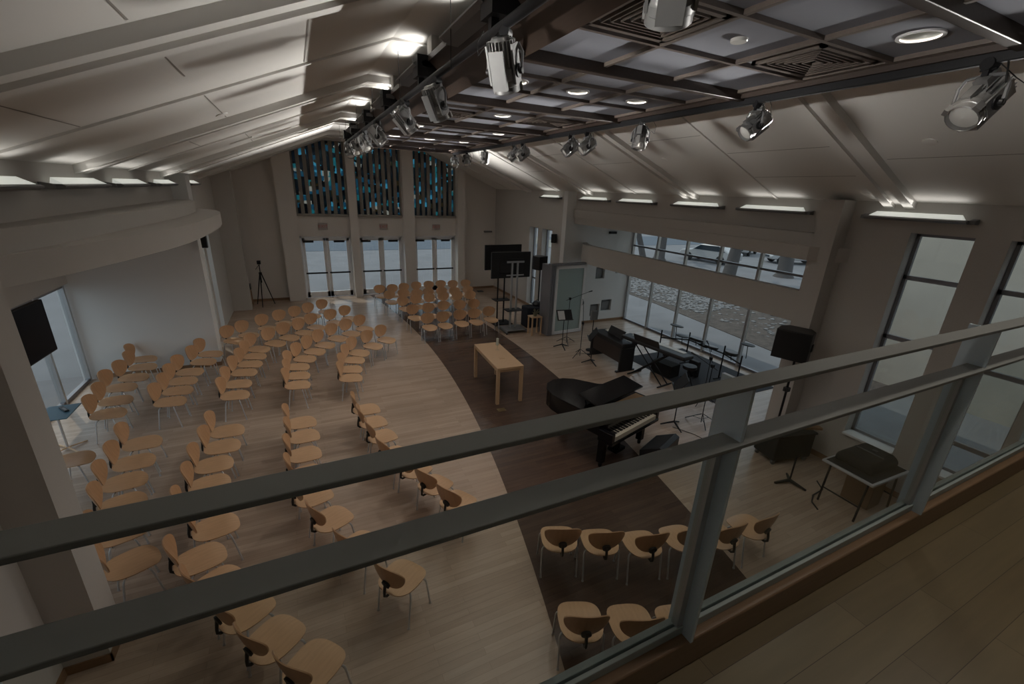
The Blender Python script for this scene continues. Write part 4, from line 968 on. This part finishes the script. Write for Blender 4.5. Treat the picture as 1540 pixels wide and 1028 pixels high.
t = thing('wall_speaker', 'small black wall speaker past the stage alcove column', 'speaker', (8.45, 13.9, 3.05), R(-60)); MB().box(-.08, .08, -.08, .08, -.16, .16).build('cabinet', 'black', t, bevel=.01); MB().box(-.06, .06, -.088, -.08, -.14, .14).build('grille', 'grille', t)
wallbox('wall_bracket', 8.0, 8.4, 19.55, 19.66, 2.72, 2.8, 'grey', 'small grey bracket on the far corner wall above the TVs', 'bracket')
wallbox('ceiling_sensor', 10.1, 10.4, 12.75, 12.84, 3.32, 3.4, 'blackmat', 'dark slim sensor high on the white stage alcove wall', 'sensor')

# ------------------------------------------------------------------ outdoors
g = MB(); g.box(-60, 90, -40, 110, -.3, -.16); struct('ground_outside', g, 'ground', 'pale paving outside the windows', 'ground', smooth=False)
g = MB(); g.prism([(13.6, 5.2), (15.3, 5), (20, 9), (20.5, 20), (17, 24), (15.5, 24), (15.0, 15), (14.3, 10)], -.16, -.14); struct('ground_mulch', g, 'mulch', 'brown leaf litter bed outside the stage window', 'ground', smooth=False)
g = MB(); g.box(21, 24.5, -30, 80, -.16, -.12); struct('path_outside', g, 'lawn', 'pale strip of ground before the parked cars', 'path', smooth=False)
g = MB(); g.box(-60, 90, 35.5, 44, -.16, -.14); struct('road_outside', g, 'road', 'street beyond the doors with blue tree shade in its colour', 'road', smooth=False)
g = MB(); rr = random.Random(3)
for k_ in range(2600):
    x = rr.uniform(15.4, 19.5); y = rr.uniform(9, 23.5)
    if rr.random() < .85: y = rr.uniform(13, 23.5)
    s_ = rr.uniform(.04, .12); n_ = 6
    vs = [(x + s_ * rr.uniform(.7, 1.1) * cos(a), y + s_ * rr.uniform(.7, 1.1) * sin(a), z) for z, q in ((-.16, 1), (-.16 + s_ * .45, .95)) for a in [2 * pi * j / n_ for j in range(n_)]]
    vs.append((x, y, -.16 + s_ * .8))
    g.add(vs, [(j, (j + 1) % n_, n_ + (j + 1) % n_, n_ + j) for j in range(n_)] + [(n_ + j, n_ + (j + 1) % n_, 2 * n_) for j in range(n_)])
tag(g.build('river_rocks', 'rock'), 'bed of rounded grey rocks outside the stage window', 'rocks', kind='stuff')
def tree(x, y, r_, h_, lean, label, seed):
    q = random.Random(seed); t = thing('bare_tree', label, 'tree', (x, y, -.16), 0, 'bare trees outside the stage window')
    b = MB(); pts = [(0, 0, 0), (0, 0, .25), (lean[0] * .3, lean[1] * .3, h_ * .35), (lean[0], lean[1], h_)]
    b.tube(pts, [r_ * 1.5, r_ * 1.1, r_ * .9, r_ * .6], 12); b.build('trunk', 'bark', t)
    for k_ in range(6):
        a = q.uniform(0, 6.28); z0 = h_ * q.uniform(.4, .95); L = q.uniform(2.2, 4); s_ = z0 / h_
        p0 = V((lean[0] * s_, lean[1] * s_, z0)); p1 = p0 + V((L * .4 * cos(a), L * .4 * sin(a), L * .35)); p2 = p1 + V((L * .5 * cos(a + .4), L * .5 * sin(a + .4), L * .5))
        b = MB(); b.tube([p0, p1, p2], [r_ * .5, r_ * .35, r_ * .1], 8)
        for j in range(3):
            c_ = a + q.uniform(-1, 1); b.tube([p1, p1 + V((1.2 * cos(c_), 1.2 * sin(c_), q.uniform(.4, 1.3)))], [r_ * .2, r_ * .04], 5)
        b.build('branch', 'bark', t)
tree(24.8, 18.8, .38, 5.5, (.3, -.3), 'bare tree trunk in front of the parked cars', 1)
tree(29.7, 18.3, .44, 6, (-.2, .2), 'thick bare trunk standing beyond the rock bed', 2)
tree(26.2, 26.5, .4, 5.5, (1.0, .8), 'leaning bare tree past the first car', 3)
tree(21.5, 23.0, .22, 5, (-1.0, 1.2), 'slim leaning tree over the river rocks', 4)
def car(x, y, rz, label, suv=False):
    t = thing('parked_car', label, 'car', (x, y, -.16), rz, 'cars parked outside'); h_ = .25 if suv else 0
    sec = [(-2.25, .35), (2.2, .35), (2.28, .6), (2.1, .82 + h_), (1.15, .95 + h_), (.45, 1.42 + h_), (-1.2, 1.45 + h_), (-1.95, 1.0 + h_), (-2.28, .85 + h_)]
    b = MB(); n_ = len(sec); b.add([(a, s, z) for s in (-.88, .88) for a, z in sec], [tuple(range(n_)), tuple(range(2 * n_ - 1, n_ - 1, -1))] + [(i_, (i_ + 1) % n_, n_ + (i_ + 1) % n_, n_ + i_) for i_ in range(n_)]); b.build('body', 'carwhite', t, bevel=.08)
    b = MB(); 
    for s in (-1, 1): b.prism([(-1.7, .98 + h_), (1.0, .98 + h_), (.42, 1.36 + h_), (-1.15, 1.38 + h_)], -.01, .01, M.Translation((0, s * .885, 0)) @ M.Rotation(pi / 2, 4, 'X'))
    b.build('side_window', 'cardark', t)
    b = MB(); b.quad((1.12, -.7, .99 + h_), (1.12, .7, .99 + h_), (.5, .66, 1.4 + h_), (.5, -.66, 1.4 + h_), .012); b.build('windscreen', 'cardark', t)
    b = MB(); b.box(2.26, 2.3, -.45, .45, .5, .66); b.build('front_grille', 'cardark', t)
    for a in (-1.4, 1.4):
        for s in (-1, 1): b = MB(); b.lathe([(.2, -.12), (.34, -.1), (.34, .1), (.2, .12)], 20, M.Translation((a, s * .82, .34)) @ M.Rotation(pi / 2, 4, 'X')); b.build('wheel', 'tyre', t)
car(30.2, 25.0, R(100), 'white sedan parked behind the bare trunks')
car(38.5, 28.2, R(205), 'white off-road car facing the stage window', True)
car(37.5, 22.6, R(150), 'white car parked behind the thick trunk')
t = thing('neighbour_building', 'beige stone building outside the tall windows', 'building', (14.6, 0, -.16))
w = MB(); holed(w, 'x', 0, .4, -14, 6.2, 0, 9, [(-.4, 1.9, 1.5, 3.4)]); w.box(.4, 6, 5.8, 6.2, 0, 9); w.build('wall', 'stone', t, smooth=False)
MB().box(-.08, .1, -.5, 2.0, 1.36, 1.5).build('window_ledge', 'stone', t); MB().box(.2, .22, -.4, 1.9, 1.5, 3.4).build('window_pane', 'cardark', t)
b = MB(); b.box(.14, .26, -.4, 1.9, 1.5, 1.58); b.box(.14, .26, .7, .78, 1.5, 3.4); b.box(.14, .26, -.4, 1.9, 2.5, 2.56); b.build('window_frame', 'alu', t)

# ------------------------------------------------------------------ light
wd = bpy.data.worlds.new('sky'); S.world = wd; wd.use_nodes = True
bg = wd.node_tree.nodes['Background']; bg.inputs[0].default_value = (.78, .90, 1.0, 1); bg.inputs[1].default_value = .95
su = bpy.data.lights.new('sun', 'SUN'); su.energy = 1.2; su.angle = R(1); su.color = (1, .93, .82)
so = bpy.data.objects.new('sun', su); COL.objects.link(so)
so.rotation_euler = V((.45, -.80, -1.25)).to_track_quat('-Z', 'Y').to_euler()
def area(name, loc, sx, sy, p, col, rot=(0, 0, 0), shape='RECTANGLE'):
    l = bpy.data.lights.new(name, 'AREA'); l.shape = shape; l.size = sx
    if shape == 'RECTANGLE': l.size_y = sy
    l.energy = p; l.color = col; o = bpy.data.objects.new(name, l); COL.objects.link(o); o.location = loc; o.rotation_euler = rot; return o
WARM = (1, .90, .78)
for x, y, z in LIGHTS: area('downlight_lamp_glow', (x, y, z + .03), .13, 0, 4.5 if y < 1 else 5 if y < 3 else 6 if y < 6 else 3.5, WARM, shape='DISK').data.spread = R(140)
FL = (1, .97, .92)
def beam(loc, tgt, p):      # beams added at the window-side rail spotlights to brighten the left seating
    o = area('added_spot_beam', loc, .16, 0, p, (1, .93, .84), (V(tgt) - V(loc)).to_track_quat('-Z', 'Y').to_euler(), 'DISK'); o.data.spread = R(75)
for y, tx, ty in ((3.56, -1.2, 5.2), (6.72, -2.2, 7.6), (7.24, -1.2, 8.6), (9.15, -1.5, 10.6), (9.58, -.6, 12.4)):
    v = (V((tx, ty, .4)) - V((4.59, y, 5.37))).normalized(); beam(V((4.59, y, 5.37)) + v * .22, (tx, ty, .4), 4)
def aim(v): return V(v).to_track_quat('-Z', 'X').to_euler()
def tube(name, loc, ln, p, n, spread):
    o = area(name, loc, ln, .12, p, FL); z = -V(n).normalized(); x = V((0, 1, 0)); y = z.cross(x)
    o.rotation_euler = M((x, y, z)).transposed().to_euler(); o.data.spread = R(spread)
for y in (-.8, 1.62, 3.48, 5.8, 7.7, 9.8, 11.76, 14.45):  # the one behind the camera has no fixture, added for the balcony
    tube('wall_tube', (XR - .14, y, 4.665), 1.2, 12.5 if y > 2 else 5, (-.986, 0, .165), 17)
    tube('wall_tube', (XR - .12, y, 4.58), 1.1, .5, (-.3, 0, .95), 110)
for y in (-.8, 1.62, 3.5, 5.6, 7.45, 9.4, 11.62, 14.5):  # those beside the balcony are unseen, added to light it
    tube('wall_tube', (XL + .14, y, 4.665), 1.2, 4 if y > 2 else 2, (.986, 0, .165), 17)
    tube('wall_tube', (XL + .12, y, 4.58), 1.1, .5, (.3, 0, .95), 110)
tube('wall_tube', (XR - .14, 14.45, 4.665), 1.1, 18, (-.66, .72, .19), 21)  # extra beam at this wall light, added to brighten the far wall
tube('wall_tube', (XL + .14, 14.5, 4.665), 1.1, 36, (.66, .72, .19), 21)  # second added beam toward the far wall, from the opposite eave
for x, y in UPL:
    tube('canopy_tube', (1.53, y, 6.05), .85, 3, (-.75, 0, .66), 110)
    tube('canopy_tube', (4.56, y, 6.05), .85, 2, (.75, 0, .66), 110)  # lamp of the added strips on the unseen canopy edge

S.view_settings.view_transform = 'Standard'; S.view_settings.look = 'None'; S.view_settings.exposure = 0; S.view_settings.gamma = 1
S.view_settings.use_curve_mapping = False
S.cycles.use_denoising = True
S.cycles.max_bounces = 10; S.cycles.diffuse_bounces = 5; S.cycles.transparent_max_bounces = 12
S.cycles.sample_clamp_indirect = 4
